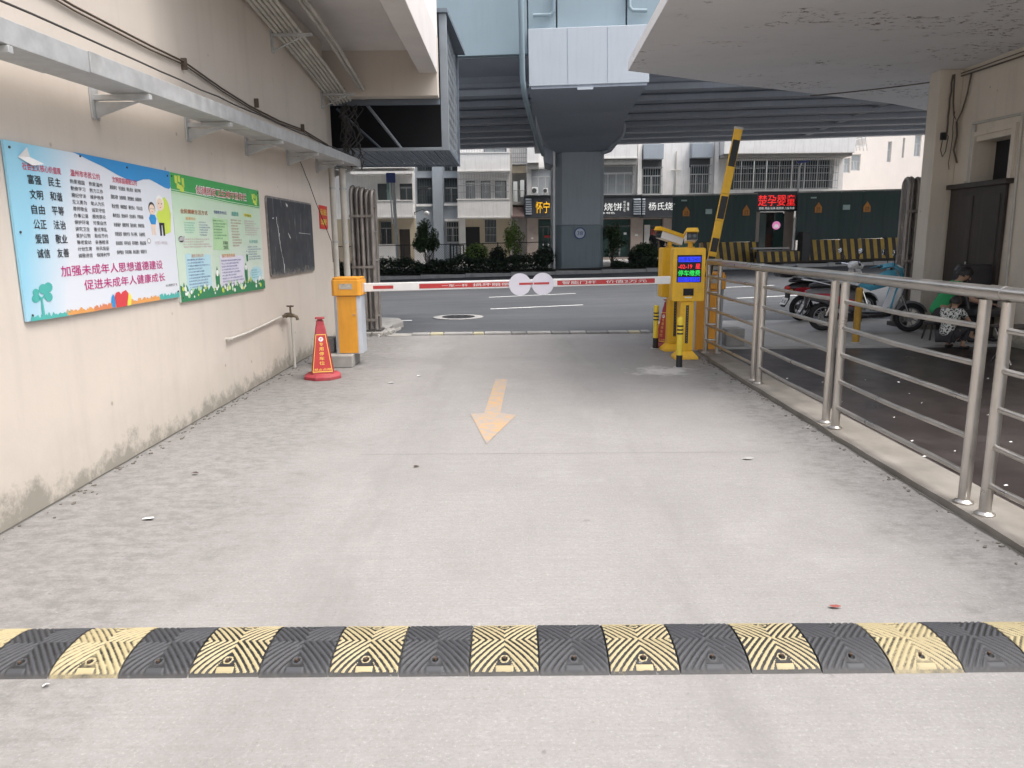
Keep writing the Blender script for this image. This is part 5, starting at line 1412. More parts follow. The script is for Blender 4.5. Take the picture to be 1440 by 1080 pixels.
# ================================================================== BARRIERS AND KIOSKS
# --- speed bump: rubber segments with moulded chevron ridges
BW = .2445; BD = .335
def bump_mesh(kind, seed):
    nx, ny = 60, 84
    vs = []; rid = []
    g = random.Random(seed)
    for j in range(ny+1):
        v = -1+2*j/ny
        for i in range(nx+1):
            u = -1+2*i/nx
            x = u*BW/2*.992; y = v*BD/2
            base = .041*max(0, 1-abs(v)**2.6)**.75
            c = (abs(u)*1.0-abs(v)*1.06)
            s_ = sin(2*pi*c/.205+.6)
            r_ = max(0, min(1, .5+1.5*s_))
            if abs(v) > .93 or abs(u) > .97: r_ = .15
            tri = abs(v) > .42 and abs(u) < (abs(v)-.42)*.72
            if tri: r_ = .12
            du = u; dv = (abs(v)-.66)
            hole = sqrt((du*BW/2)**2+(dv*BD/2)**2)
            if hole < .017: r_ = .85
            if hole < .011: r_ = -.9
            if abs(du) < .24 and abs(abs(v)-.88) < .055: r_ = .8
            dep = .0048
            z = base + r_*dep*(1 if abs(v) < .95 else .3)
            vs.append((x, y, z)); rid.append(r_)
    fs = [(j*(nx+1)+i, j*(nx+1)+i+1, (j+1)*(nx+1)+i+1, (j+1)*(nx+1)+i) for j in range(ny) for i in range(nx)]
    me = bpy.data.meshes.new('segment')
    me.from_pydata(vs, [], fs)
    at = me.attributes.new('ridge', 'FLOAT', 'POINT'); at.data.foreach_set('value', rid)
    me.polygons.foreach_set('use_smooth', [True]*len(me.polygons))
    return me
def rubber(name, top, wear_lo, wear_hi, groove):
    m, nt, b = new_mat(name); v = mapv(nt)
    at = N(nt, 'ShaderNodeAttribute', attribute_name='ridge')
    oi = N(nt, 'ShaderNodeObjectInfo')
    vv = N(nt, 'ShaderNodeVectorMath', operation='ADD'); nt.links.new(v, vv.inputs[0])
    cb2 = N(nt, 'ShaderNodeCombineXYZ'); nt.links.new(math_(nt,'MULTIPLY',oi.outputs['Random'],50), cb2.inputs[0]); nt.links.new(cb2.outputs[0], vv.inputs[1])
    n = noise(nt, 26, 7, vv.outputs[0], .72); n2 = noise(nt, 5, 5, vv.outputs[0], .6)
    dk = mix(nt, ramp(nt, n2.outputs[0], .35, .7).outputs[0], (.012,.013,.015), (.034,.036,.041))
    dk = mix(nt, ramp(nt, at.outputs['Fac'], .2, .9).outputs[0], tuple([.008]*3), dk)  # shade of the grooves put into the colour so the ridges show
    ge = N(nt, 'ShaderNodeTexCoord')
    sz_ = N(nt, 'ShaderNodeSeparateXYZ'); nt.links.new(ge.outputs['Object'], sz_.inputs[0])
    du_ = ramp(nt, math_(nt, 'MULTIPLY_ADD', n.outputs[0], .03, sz_.outputs[2]), .012, .034, (.75,.75,.75,1), (0,0,0,1))
    dk = mix(nt, du_.outputs[0], dk, (.10,.097,.092))
    dk = mix(nt, ramp(nt, n.outputs[0], .62, .70, (0,0,0,1), (.7,.7,.7,1)).outputs[0], dk, (.26,.26,.26))
    f = math_(nt, 'ADD', math_(nt,'MULTIPLY',at.outputs['Fac'],groove), math_(nt,'MULTIPLY_ADD',n.outputs[0],.7,math_(nt,'MULTIPLY',n2.outputs[0],.5)))
    fr_ = ramp(nt, f, wear_lo, wear_hi)
    tc = mix(nt, ramp(nt, n2.outputs[0], .3, .7).outputs[0], top, tuple(x*.82 for x in top))
    nt.links.new(mix(nt, fr_.outputs[0], dk, tc), b.inputs['Base Color'])
    b.inputs['Roughness'].default_value = .62
    bump(nt, b, noise(nt, 220, 3, v).outputs[0], .25, .002)
    return m
RB_black = rubber('black_rubber', (.05,.053,.06), .55, 1.1, .6)
RB_yel = rubber('yellow_worn_rubber', (.40,.34,.195), .80, .94, .62)
RB_yelf = rubber('yellow_fresh_rubber', (.40,.34,.195), .52, .78, .40)
sb = thing('speed_bump', 'black and yellow rubber speed bump lying right across the driveway in the foreground', 'speed bump', (0, 2.545, .0))
meB = bump_mesh('k', 1)
meY = meB.copy(); meF = meB.copy()
meB.materials.append(RB_black); meY.materials.append(RB_yel); meF.materials.append(RB_yelf)
g = random.Random(12)
for k in range(-9, 10):
    me = meB if k % 2 else (meY if abs(k) <= 4 else meF)
    o = bpy.data.objects.new('segment', me); COL.objects.link(o); o.parent = sb
    x = -.037+.2475*k
    o.location = (x, -.012*(x/2.0)+g.uniform(-.002,.002), 0)
    o.rotation_euler = (0, 0, (pi if g.random() < .5 else 0)+g.uniform(-.004,.004))
# bolts in their wells
blt = MB().lathe([(.0,.012),(.006,.012),(.006,.018),(.0,.019)], n=8).mesh('bolt', mat('rusty_bolt',(.10,.065,.045),.7,.4))
for k in range(-8, 9):
    for s_ in (-1,):
        o = bpy.data.objects.new('bolt', blt); COL.objects.link(o); o.parent = sb; o.location = (-.037+.2475*k, -.66*BD/2, .0215)

# --- left barrier cabinet on its plinth
pb = MB().box(-2.38,-1.93,8.93,9.42,0,.15)
tag(pb.build('barrier_plinth', M['concrete'], bevel=.012), 'grey concrete block under the left orange barrier cabinet', 'plinth')
def cabinet(label, x0, x1, y0, z0, z1, wide=.32):
    t = thing('barrier_cabinet', label, 'barrier cabinet', ((x0+x1)/2, y0+.15, z0)); hd_ = .22
    bx = MB(); c = .035
    prof = [(x0+c,y0),(x1-c,y0),(x1,y0+c),(x1,y0+wide-c),(x1-c,y0+wide),(x0+c,y0+wide),(x0,y0+wide-c),(x0,y0+c)]
    bx.prism(prof, ((0,0,0),(1,0,0),(0,1,0)), z0, z1-hd_-.003); bx.build('body', M['silver'], t, bevel=.004)
    MB().box(x0+.045,x1-.05,y0-.008,y0-.001,z0+.01,z1-hd_-.006).build('door', M['org'], t, bevel=.004)
    MB().cyl((x1-.085,y0-.008,z0+.48),(x1-.085,y0-.016,z0+.48),.012,n=10).build('lock', M['steel'], t)
    a, b_ = x0-.012, x1+.012
    hp = [(a+.03,y0-.03),(b_-.03,y0-.03),(b_,y0),(b_,y0+wide+.01),(a,y0+wide+.01),(a,y0)]
    hb = MB(); hb.prism(hp, ((0,0,0),(1,0,0),(0,1,0)), z1-hd_, z1-.03)
    hb.prism([( (p[0]-(a+b_)/2)*.93+(a+b_)/2, (p[1]-y0-.15)*.93+y0+.15) for p in hp], ((0,0,0),(1,0,0),(0,1,0)), z1-.03, z1)
    hb.build('head', M['org'], t, bevel=.008)
    MB().box(a+.10,b_-.10,y0-.034,y0-.0305,z1-.14,z1-.075).build('label_plate', mat('plate_grey',(.45,.42,.36),.5,var=.3,scale=40), t)
    return t
c1 = cabinet('orange barrier cabinet with silver sides on a concrete block, left of the driveway', -2.155, -1.825, 9.07, .15, 1.08)
tag(MB().box(-2.37,-2.2,9.18,9.40,.152,.33).cyl((-2.36,9.15,.17),(-2.36,9.15,.28),.02,n=8).build('motor_box', mat('grey_metal_box',(.16,.16,.16),.6), bevel=.008), 'small dark grey metal box behind the cone, beside the left cabinet', 'box')
# --- horizontal boom with red lettering bands and two discs
bm = thing('barrier_boom', 'lowered white barrier boom with red bands, white lettering and two round discs', 'barrier boom', (-1.82, 9.25, .97))
A = Vector((-1.83,9.28,.945)); B_ = Vector((1.965,9.28,1.0)); d = (B_-A).normalized(); upv = Vector((0,1,0)).cross(d)*-1
bfr = (tuple(A+Vector((0,-.02,0))), tuple(d), tuple(upv))
BL = (B_-A).length
th = .105
def taper(u): return th*(1-.10*u/BL)
MB().loft([[tuple(A+d*u+Vector((0,yy,0))+upv*zz) for yy, zz in ((-.02,-taper(u)/2),(.02,-taper(u)/2),(.02,taper(u)/2),(-.02,taper(u)/2))] for u in (0, BL*.33, BL*.66, BL)]).build('boom', M['white'], bm, bevel=.008)
def band(u0, u1, v0, v1, m=M['red'], d_=.0015): return MB().flat([(u0,v0),(u1,v0),(u1,v1),(u0,v1)], bfr, d_).build('band', m, bm)
band(.13,.38,-.022,.018); band(.70,1.86,-.03,.028); band(2.40,3.60,-.03,.026); 
lettering('一车一杆', M['white'], bfr, .98, -.018, 1.30, .016, bm, .004, bold=.02); lettering('损坏赔偿', M['white'], bfr, 1.36, -.018, 1.82, .018, bm, .004, bold=.02)
for k, ch in enumerate('一车一杆'): pass
lettering('智能门杆', M['white'], bfr, 2.46, -.02, 2.88, .018, bm, .004, bold=.02); lettering('价值2万元', M['white'], bfr, 3.0, -.02, 3.5, .018, bm, .004, bold=.02)
for cx in (-.005, .275+.0):
    c_ = Vector((cx+.115, 9.28, .965+(cx)*.014))
    o = MB().cyl(c_+Vector((0,-.026,0)), c_+Vector((0,-.034,0)), .136, n=40).build('disc', mat('pale_disc',(.72,.70,.78),.4,var=.04), bm)
band(1.76+.17,2.10,-.014,.012,M['red'],.0155)
band(2.11,2.30,-.014,.012,M['red'],.0155)
MB().box(-1.90,-1.80,9.24,9.32,.89,1.0).build('hub', M['silver'], bm, bevel=.006)

# --- right cabinet with the raised black and yellow arm
c2 = cabinet('orange barrier cabinet on the right, behind the yellow payment kiosks', 2.44, 2.86, 10.05, .0, 1.05, .34)
am = thing('raised_barrier', 'raised yellow and black barrier arm leaning to the right', 'barrier arm', (2.62, 10.0, .95))
A2 = Vector((2.60,10.0,.93)); B2 = Vector((2.935,10.0,2.88)); d2 = (B2-A2).normalized(); s2 = Vector((0,1,0)).cross(d2)
L2 = (B2-A2).length; pos = [0,.12,.45,.58,.86,.99,1.32,1.49,1.82,L2]
pos = [0,.10,.36,.52,.86,1.20,1.47,1.76,L2]
yb = [0,.18,.36,.55,.80,1.15,1.50,1.78,L2]
for i in range(8):
    a = A2+d2*yb[i]; b_ = A2+d2*yb[i+1]
    MB().obox((a+b_)/2, s2, (0,1,0), d2, .052, .02, (b_-a).length/2-.001).build('boom_section', M['yel'], am, bevel=.005)
for u0, u1 in ((.06,.34),(.40,.58),(.83,1.12),(1.50,1.83)):
    a = A2+d2*u0; b_ = A2+d2*u1
    MB().obox((a+b_)/2+Vector((0,-.0215,0)), s2, (0,1,0), d2, .044, .0012, (b_-a).length/2).build('black_band', M['black'], am)
MB().obox(B2, s2, (0,1,0), d2, .056, .024, .015).build('end_cap', M['cream'], am, bevel=.004)

# --- licence plate kiosks
M['screen'] = mat('black_led_screen', (.008,.008,.012), .3, bstr=0)
E_b = mat('led_blue', (.02,.04,.75), .5, emis=.45, bstr=0, var=.02); E_r = mat('led_red', (.95,.03,.04), .5, emis=.4, bstr=0, var=.02); E_g = mat('led_green', (.03,.85,.12), .5, emis=.35, bstr=0, var=.02)
def kiosk(label, x, y, rot, screen=True):
    """built round its own base, front towards -y"""
    t = thing('payment_kiosk', label, 'kiosk', (x, y, 0), rotz=rot)
    K = dict(local=True)
    MB().loft([[(-.15,-.13,0),(.15,-.13,0),(.15,.13,0),(-.15,.13,0)],[(-.145,-.125,.03),(.145,-.125,.03),(.145,.125,.03),(-.145,.125,.03)],[(-.085,-.07,.10),(.085,-.07,.10),(.085,.07,.10),(-.085,.07,.10)]]).build('base', M['yel'], t, bevel=.006, **K)
    MB().box(-.085,.085,-.07,.07,.10,.735).build('post', M['yel'], t, bevel=.01, **K)
    sl = MB().box(-.018,.018,-.0725,-.0705,.20,.68).build('slot_strip', M['black'], t, **K)
    mb = MB()
    for i in range(22): mb.cyl((0,-.0728,.215+i*.021),(0,-.0745,.215+i*.021),.004,n=6)
    tag(mb.build('slot_dots', M['silver'], sl), None, None, kind='stuff')
    MB().prism(rr_poly(.40,.655,.025), ((-.20,-.09,.73),(1,0,0),(0,0,1)), -.19, .0).build('housing', M['yel'], t, bevel=.006, **K)
    if screen:
        s_ = MB().box(-.152,.152,-.094,-.0905,.965,1.30).build('screen', M['screen'], t, bevel=.001, **K)
        fk = ((-.15,-.0945,.96),(1,0,0),(0,0,1))
        def lk(t_, m_, *q, **k): return lettering(t_, m_, fk, *q, s_, .001, **k)
        MB().flat([(.012,.255),(.288,.255),(.288,.318),(.012,.318)], fk, .0006).build('led_row', E_b, s_)
        lettering('云停车/2401', M['screen'], fk, .022, .262, .278, .311, s_, .0016)
        lk('-02-19  星', E_r, .015, .172, .285, .232, bold=.03); lk('停车缴费', E_g, .015, .085, .285, .155, bold=.01)
        MB().flat([(.012,.012),(.288,.012),(.288,.068),(.012,.068)], fk, .0006).build('led_row', E_b, s_)
        lettering('2021-12:17:54', M['screen'], fk, .022, .02, .278, .060, s_, .0016)
        MB().box(-.065,.065,-.094,-.0905,.80,.89).build('scanner_window', M['screen'], t, bevel=.002, **K)
        MB().box(-.045,.045,-.093,-.0905,.772,.785).build('label_plate', M['white'], t, **K)
    else:
        MB().box(-.15,.15,-.094,-.0905,.95,1.30).build('door', M['yel'], t, bevel=.002, **K)
        MB().box(-.012,.012,-.098,-.094,1.12,1.22).build('handle', M['cable'], t, **K)
    return t
def camera_unit(label, x, y, z, yaw, tilt=-.12):
    t = thing('surveillance_camera', label, 'camera', (x,y,z), rotz=yaw); K = dict(local=True)
    MB().cyl((0,0,0),(0,0,.07),.03,n=10).box(-.05,.05,-.03,.03,0,.012).build('bracket', M['yel'], t, **K)
    ct_, st_ = cos(tilt), sin(tilt)
    def pt(a, b, c): return (a, b*ct_-c*st_, .07+b*st_+c*ct_)
    def bx(x0,x1,y0,y1,z0,z1): 
        m = MB(); m.box(x0,x1,y0,y1,z0,z1); m.v = [pt(*v) for v in m.v]; return m
    bd2 = bx(-.065,.065,-.19,.16,.0,.10).build('body', M['white'], t, bevel=.008, **K)
    bx(-.062,.062,-.196,-.191,.004,.094).build('face', M['black'], t, bevel=.003, **K)
    for dx in (-.03,.03): 
        m = MB().cyl((dx,-.197,.05),(dx,-.203,.05),.022,n=12); m.v = [pt(*v) for v in m.v]; m.build('lens', M['glass'], t, **K)
    m = MB(); m.prism([(-.082,.095),(.082,.095),(.066,.145),(-.066,.145)], ((0,-.24,0),(1,0,0),(0,0,1)), -.44, 0); m.v = [pt(*v) for v in m.v]
    m.build('hood', M['yel'], t, bevel=.006, **K)
    return t
kiosk('front yellow payment kiosk with a lit blue, red and green LED screen', 2.205, 9.42, 0)
kiosk('rear yellow kiosk standing half hidden behind the lit one', 2.20, 10.12, .1, False)
camera_unit('yellow hooded camera facing the viewer on top of the lit kiosk', 2.24, 9.46, 1.385, -.15)
camera_unit('white camera with a yellow hood turned to the left on the rear kiosk', 2.12, 10.12, 1.385, R(-68), -.28)
# --- small bollards
def bollard(label, x, y, h_=.6, r=.036, grp='striped bollards by the kiosks'):
    t = thing('bollard', label, 'bollard', (x,y,0), grp)
    MB().lathe([(r+.0005,.0),(r+.0005,.15)],(x,y,0),16).build('black_foot', M['black'], t, smooth=40)
    MB().lathe([(r-.0005,.10),(r-.0005,h_-.012),(r-.008,h_),(0,h_)],(x,y,0),16).build('tube', M['yellow'], t, smooth=40)
    for z in (h_*.66,h_*.735,h_*.81): MB().lathe([(r+.001,z),(r+.001,z+.018)],(x,y,0),16).build('black_ring', M['black'], t, smooth=40)
    MB().lathe([(r+.03,0),(r+.03,.006),(r,.008)],(x,y,0),16).build('flange', M['galv'], t)
    return t
bollard('nearer thin yellow and black bollard, in front of the lit kiosk', 1.98, 8.72)
bollard('farther thin yellow and black bollard, left of the kiosks', 2.0, 10.3)
t = thing('bollard', 'plain rusty yellow post between the railing and the scooters', 'bollard', (4.90,10.55,0))
MB().lathe([(.048,0),(.048,.78),(.03,.8),(0,.8)],(4.90,10.55,.0),16).build('tube', mat('rusty_yellow',(.45,.26,.04),.6,var=.15,scale=8,dirt=.5,dirtc=(.2,.1,.04)), t, smooth=40)
MB().lathe([(.075,0),(.075,.012)],(4.90,10.55,.018),16).build('flange', M['galv'], t)
# --- cones
def cone(label, x, y, rot, text=True, s=1.0):
    t = thing('traffic_cone', label, 'traffic cone', (x,y,0), rotz=rot, group='red traffic cones'); K = dict(local=True)
    n = 8
    def oct_(r, z, sq=1.0):
        return [(r*cos(R(22.5+45*i))*sq, r*sin(R(22.5+45*i))*sq, z) for i in range(8)]
    MB().loft([oct_(.215*s,0),oct_(.215*s,.035*s),oct_(.165*s,.065*s)]).build('base', M['conered'], t, bevel=.005, **K)
    def sq(h_, z): return [(-h_,-h_,z),(h_,-h_,z),(h_,h_,z),(-h_,h_,z)]
    def sq8(h_, z, c): return [(-h_+c,-h_,z),(h_-c,-h_,z),(h_,-h_+c,z),(h_,h_-c,z),(h_-c,h_,z),(-h_+c,h_,z),(-h_,h_-c,z),(-h_,-h_+c,z)]
    MB().loft([sq8(.125*s,.06*s,.02),sq8(.055*s,.56*s,.012),sq8(.045*s,.60*s,.01),sq8(.04*s,.645*s,.01)]).build('body', M['conered'], t, bevel=.003, **K)
    MB().loft([sq8(.028*s,.64*s,.008),sq8(.028*s,.665*s,.008),sq8(.052*s,.667*s,.012),sq8(.05*s,.682*s,.012)]).build('grip', M['conered'], t, **K)
    hh2 = lambda z: .125*s+(.055-.125)*s*(z-.06*s)/(.50*s)
    for q in range(4):
        Mq = Matrix.Rotation(q*pi/2, 3, 'Z')
        z0, z1 = .085*s, .50*s
        w0, w1 = hh2(z0)+.0018, hh2(z1)+.0018
        o_ = Mq @ Vector((0,-w0,z0)); top = Mq @ Vector((0,-w1,z1)); u_ = Mq @ Vector((1,0,0)); v_ = (top-o_); Lh = v_.length; v_.normalize()
        f_ = (tuple(o_), tuple(u_), tuple(v_))
        panel = MB().flat([(-w0+.016,0),(w0-.016,0),(w1-.012,Lh),(-w1+.012,Lh)], f_).build('sticker', M['gold'], t, **K)
        MB().flat([(-w0+.024,.010),(w0-.024,.010),(w1-.017,Lh-.008),(-w1+.017,Lh-.008)], f_, .0012).build('sticker_field', M['red'], panel)
        if text and q in (0,3):
            MB().flat(circ(0,Lh-.055,.026,20), f_, .0022).build('emblem', M['white'], panel)
            lettering('P', M['conered'], f_, -.009,Lh-.069,.009,Lh-.041, panel, .003)
            for i, ch in enumerate('专用停车位'):
                c0 = Lh-.13-i*.052; wv = .020+.0022*i
                lettering(ch, M['gold'], f_, -wv, c0-.0, wv, c0+.040, panel, .0024, bold=.02)
            lettering('禁止占用', M['gold'], f_, -w0+.035,.018,w0-.035,.042, panel, .0024, bold=.02)
    return t
cone('red traffic cone with gold lettering in front of the left barrier cabinet', -2.125, 8.27, R(14))
cone('red traffic cone half hidden behind the yellow kiosks', 2.19, 10.45, R(-60), True, .98)
tag(MB().box(2.98,3.24,10.3,10.62,0.02,.26).build('concrete_block', M['concrete'], bevel=.012), 'grey concrete block on the walkway behind the end of the railing', 'block')

# ================================================================== RAILING
rl = thing('railing', 'long stainless steel railing with round posts in pairs on the right plinth', 'railing', (2.55, 5, .1))
def post(x, y): 
    MB().cyl((x,y,.03),(x,y,1.165),.031,n=16).build('post', M['steel'], rl, smooth=50)
    MB().lathe([(.052,.03),(.052,.037),(.034,.048),(.031,.05)],(x,y,.0),16).build('flange', M['steel'], rl, smooth=40)
pairs = [(9.66,None),(7.70,7.52),(5.86,5.68),(3.99,3.80),(2.15,1.96),(.3,.12)]
for a, b_ in pairs:
    post(2.53, a)
    if b_: post(2.53, b_)
post(2.67, 9.62)
spans = [(7.70,9.66),(5.86,7.52),(3.99,5.68),(2.15,3.80),(.3,1.96)]
g = random.Random(5)
for y0_, y1_ in spans:
    for z in (1.02,.815,.61,.405,.20):
        sg = g.uniform(-.004,.012)
        MB().tube([(2.53,y0_,z),(2.53+g.uniform(-.004,.004),(y0_+y1_)/2,z-sg),(2.53,y1_,z+g.uniform(-.004,.004))],.0165,10).build('horizontal_bar', M['steel'], rl, smooth=50)
for z in (1.02,.815,.61,.405,.20): MB().cyl((2.53,9.66,z),(2.67,9.62,z),.0165,n=10).build('horizontal_bar', M['steel'], rl, smooth=50)
for y0_, y1_ in ((-.1,3.89),(3.895,7.605),(7.61,9.68)):
    MB().tube([(2.53,y0_,1.205),(2.53,(y0_+y1_)/2,1.207),(2.53,y1_,1.205)]+([(2.58,9.70,1.205),(2.69,9.64,1.205)] if y1_ > 9 else []),.037,16).build('handrail', M['steel'], rl, smooth=50)
for y in (3.892,7.607): MB().cyl((2.53,y-.06,1.2055),(2.53,y+.06,1.2055),.0395,n=16).build('sleeve', M['steel'], rl, smooth=50)
# litter
def scrap(label, x, y, s_, m, z=.004, seed=0):
    g = random.Random(seed); pr = [(s_*cos(a)*g.uniform(.5,1)+x, s_*.6*sin(a)*g.uniform(.5,1)+y, z+g.uniform(0,.012)) for a in [i*pi/3 for i in range(6)]]
    tag(MB().add(pr+[(x,y,z+.01)], [(i,(i+1)%6,6) for i in range(6)]).build('litter', m), label, 'litter')
M['leafb'] = mat('dead_leaf', (.06,.035,.025), .8)
scrap('white paper scrap on the driveway near the left wall', -2.02, 3.92, .06, M['white'], seed=1)
scrap('dark crumpled leaf on the driveway left of the joint', -2.1, 4.73, .03, M['leafb'], .01, seed=2)
scrap('small pale scrap on the concrete in front of the left cone', -1.3, 7.9, .06, M['white'], seed=3)
scrap('tiny pale scrap on the driveway left of the arrow', -1.05, 8.3, .04, M['white'], seed=4)
scrap('flattened grey wrapper on the driveway near the railing plinth', 1.62, 4.95, .05, M['kerb'], seed=5)
scrap('reddish brown leaf just behind the speed bump at right', 1.32, 2.84, .03, mat('red_leaf',(.25,.05,.04),.7), seed=6)
scrap('pale scrap beside the left end of the speed bump', -1.62, 2.34, .02, M['white'], seed=7)
scrap('dark speck of litter on the driveway centre line', -.65, 4.85, .03, M['leafb'], seed=8)
g = random.Random(6); mb = MB()
for k in range(70):
    x = g.uniform(2.8,6.3); y = g.uniform(3.5,8.0); s_ = g.uniform(.006,.022)
    mb.add([(x,y,-.008),(x+s_,y+s_*.3,-.006),(x+s_*.8,y+s_,-.003),(x-s_*.2,y+s_*.7,-.007)],[(0,1,2,3)])
tag(mb.build('crumbs', M['white']), 'pale crumbs of litter scattered over the dark forecourt floor', 'litter', kind='stuff')
g = random.Random(16); mb = MB()
for k in range(420):
    e = g.random()
    y = g.uniform(1.5,11.5); x = -2.7+abs(g.gauss(0,.07)) if e < .6 else 2.42-abs(g.gauss(0,.05)); s_ = g.uniform(.003,.011)
    mb.obox((x,y,s_*.3+.001),(g.random(),g.random(),.1),(-.5,g.random(),0),(0,0,1),s_,s_*.7,s_*.4)
tag(mb.build('grit', mat('grit',(.14,.13,.11),.9)), 'dark grit lying along both edges of the driveway', 'grit', kind='stuff')
# ================================================================== SCOOTERS
M['tyre'] = mat('tyre_rubber', (.022,.022,.024), .8, var=.2, scale=20)
M['rim'] = mat('cast_rim', (.35,.35,.36), .4, .8, dirt=.2)
M['seat'] = mat('black_vinyl_seat', (.035,.033,.036), .4, var=.2, scale=8)
M['chrome'] = mat('chrome', (.75,.75,.76), .12, 1, bstr=0)
M['mirror'] = mat('mirror_glass', (.85,.88,.9), .05, 1, bstr=0)
M['lens'] = mat('red_lens', (.5,.02,.02), .2)
M['gloss_red'] = mat('glossy_red_plastic', (.42,.02,.035), .25, var=.06)
M['gloss_blk'] = mat('glossy_black_plastic', (.025,.022,.026), .3, var=.1, dirt=.3, dirtc=(.1,.09,.08))
M['gloss_wh'] = mat('glossy_white_plastic', (.72,.72,.72), .3, var=.04, dirt=.15, dirtc=(.4,.38,.35))
M['cloth_b'] = mat('pale_blue_rain_cloth', (.10,.42,.60), .65, var=.15, scale=6, bs=30, bstr=.3)
def ring_(x, hw, z0, z1, n=14, p=2.6, dx=0):
    out = []
    for i in range(n):
        a = 2*pi*i/n; c, s = cos(a), sin(a)
        yy = hw*abs(c)**(2/p)*(1 if c >= 0 else -1); zz = (z1-z0)/2*abs(s)**(2/p)*(1 if s >= 0 else -1)
        out.append((x+dx*zz, yy, (z0+z1)/2+zz))
    return out
def scooter(label, x, y, yaw, body, panel, shield, topbox=True, apron=False, plate='浙C 6R2'):
    t = thing('scooter', label, 'scooter', (x,y,.02), rotz=yaw); K = dict(local=True)
    for wx, nm in ((0,'wheel'),(1.27,'wheel')):
        prof = []
        for i in range(10):
            a = 2*pi*i/10; prof.append((.185+.045*cos(a), .042*sin(a)))
        mb = MB(); n = 30; vs = [( wx+r_*cos(2*pi*k/n), w_, .232+r_*sin(2*pi*k/n)) for k in range(n) for r_, w_ in prof]
        mb.add(vs, [(k*10+i, k*10+(i+1)%10, ((k+1)%n)*10+(i+1)%10, ((k+1)%n)*10+i) for k in range(n) for i in range(10)])
        wh = mb.build(nm, M['tyre'], t, smooth=50, **K)
        mb = MB(); c_ = Vector((wx,0,.232))
        for s_ in (-1,1): mb.tube([(wx+.148*cos(2*pi*k/24), s_*.026, .232+.148*sin(2*pi*k/24)) for k in range(24)], .010, 6, close=True)
        for k in range(10):
            a = 2*pi*k/10; mb.cyl(c_+Vector((.03*cos(a),.012*(-1)**k,.03*sin(a))), c_+Vector((.148*cos(a+.12),.02*(-1)**k,.148*sin(a+.12))), .008, n=5)
        mb.cyl((wx,-.045,.232),(wx,.045,.232),.04,n=14).build('rim', M['rim'], wh, smooth=40)
        MB().cyl((wx,.03,.232),(wx,.034,.232),.075,n=18).build('brake_disc', M['steel'], wh)
    # frame, swing arm, motor
    MB().tube([(0,-.07,.232),(.3,-.08,.26),(.52,-.06,.30)],.022,8).tube([(0,.07,.232),(.3,.08,.26),(.52,.06,.30)],.022,8).box(.28,.56,-.07,.07,.16,.30).build('swing_arm', M['gloss_blk'], t, smooth=40, **K)
    MB().cyl((.02,-.10,.25),(.14,-.10,.56),.024,n=8).cyl((.02,.10,.25),(.14,.10,.56),.024,n=8).build('shock_absorber', M['chrome'], t, smooth=40, **K)
    MB().tube([(.45,.13,.20),(.2,.14,.22),(-.1,.15,.26)],[.02,.045,.045],10).build('silencer', M['gloss_blk'], t, smooth=40, **K)
    # floorboard, body, under tray
    MB().loft([ring_(.42,.13,.20,.34),ring_(.62,.16,.21,.33),ring_(.86,.15,.22,.33),ring_(.98,.10,.24,.40)]).build('floorboard', M['gloss_blk'], t, smooth=50, **K)
    MB().loft([ring_(-.30,.035,.56,.64),ring_(-.20,.09,.50,.68),ring_(0,.14,.44,.70),ring_(.25,.155,.34,.70),ring_(.45,.13,.30,.66),ring_(.52,.09,.30,.58)]).build('rear_body', body, t, smooth=50, **K)
    for s_ in (-1,1):
        MB().loft([ring_(-.22,.012,.555,.60,10),ring_(0,.02,.50,.61,10),ring_(.26,.022,.42,.56,10),ring_(.44,.012,.40,.50,10)]).build('x', panel, t, smooth=50, **K).name = 'side_panel'
        o_ = [c for c in children(t) if c.name.startswith('side_panel')][-1]
        o_.location = (0, s_*.135, 0)
    # seat
    MB().loft([ring_(-.24,.07,.69,.745,12),ring_(-.12,.11,.69,.79,12),ring_(.06,.13,.69,.80,12),ring_(.14,.13,.69,.765,12),ring_(.34,.125,.68,.755,12),ring_(.50,.08,.64,.72,12)]).build('seat', M['seat'], t, smooth=50, **K)
    # rear fender, plate, lamp, grab rail
    MB().prism([(-.30,.60),(-.26,.60),(-.27,.40),(-.36,.26),(-.38,.27),(-.30,.42)], ((0,.06,0),(1,0,0),(0,0,1)), 0, .12).build('rear_fender', M['gloss_blk'], t, **K)
    pl_ = MB().obox((-.345,0,.36),(.45,0,.9),(0,1,0),(-.9,0,.45),.065,.09,.003).build('plate', M['white'], t, **K)
    dn = Vector((-.9,0,.45)).normalized(); up_ = Vector((.45,0,.9)).normalized()
    lettering(plate, M['black'], (tuple(Vector((-.345,0,.36))+dn*.0045), (0,-1,0), tuple(up_)), -.075,-.04,.075,.04, pl_, .001)
    MB().loft([ring_(-.325,.05,.57,.62,10),ring_(-.29,.09,.56,.64,10)]).build('tail_light', M['lens'], t, smooth=40, **K)
    MB().box(-.30,-.26,-.13,-.10,.55,.58).box(-.30,-.26,.10,.13,.55,.58).build('indicator', mat('amber_lens',(.7,.28,.02),.3), t, **K)
    MB().tube([(.05,-.12,.74),(-.2,-.11,.80),(-.34,-.08,.82),(-.36,0,.82),(-.34,.08,.82),(-.2,.11,.80),(.05,.12,.74)],.011,8).build('grab_rail', M['chrome'], t, smooth=50, **K)
    if topbox:
        MB().loft([ring_(-.50,.12,.80,.93,16,3.5),ring_(-.44,.17,.80,1.00,16,3.5),ring_(-.22,.17,.80,1.02,16,3.5),ring_(-.14,.12,.80,.94,16,3.5)]).build('top_box', M['gloss_blk'], t, smooth=50, **K)
        MB().box(-.40,-.22,-.08,.08,.785,.80).build('rack', M['cable'], t, **K)
    # leg shield and steering column
    sh_ = MB()
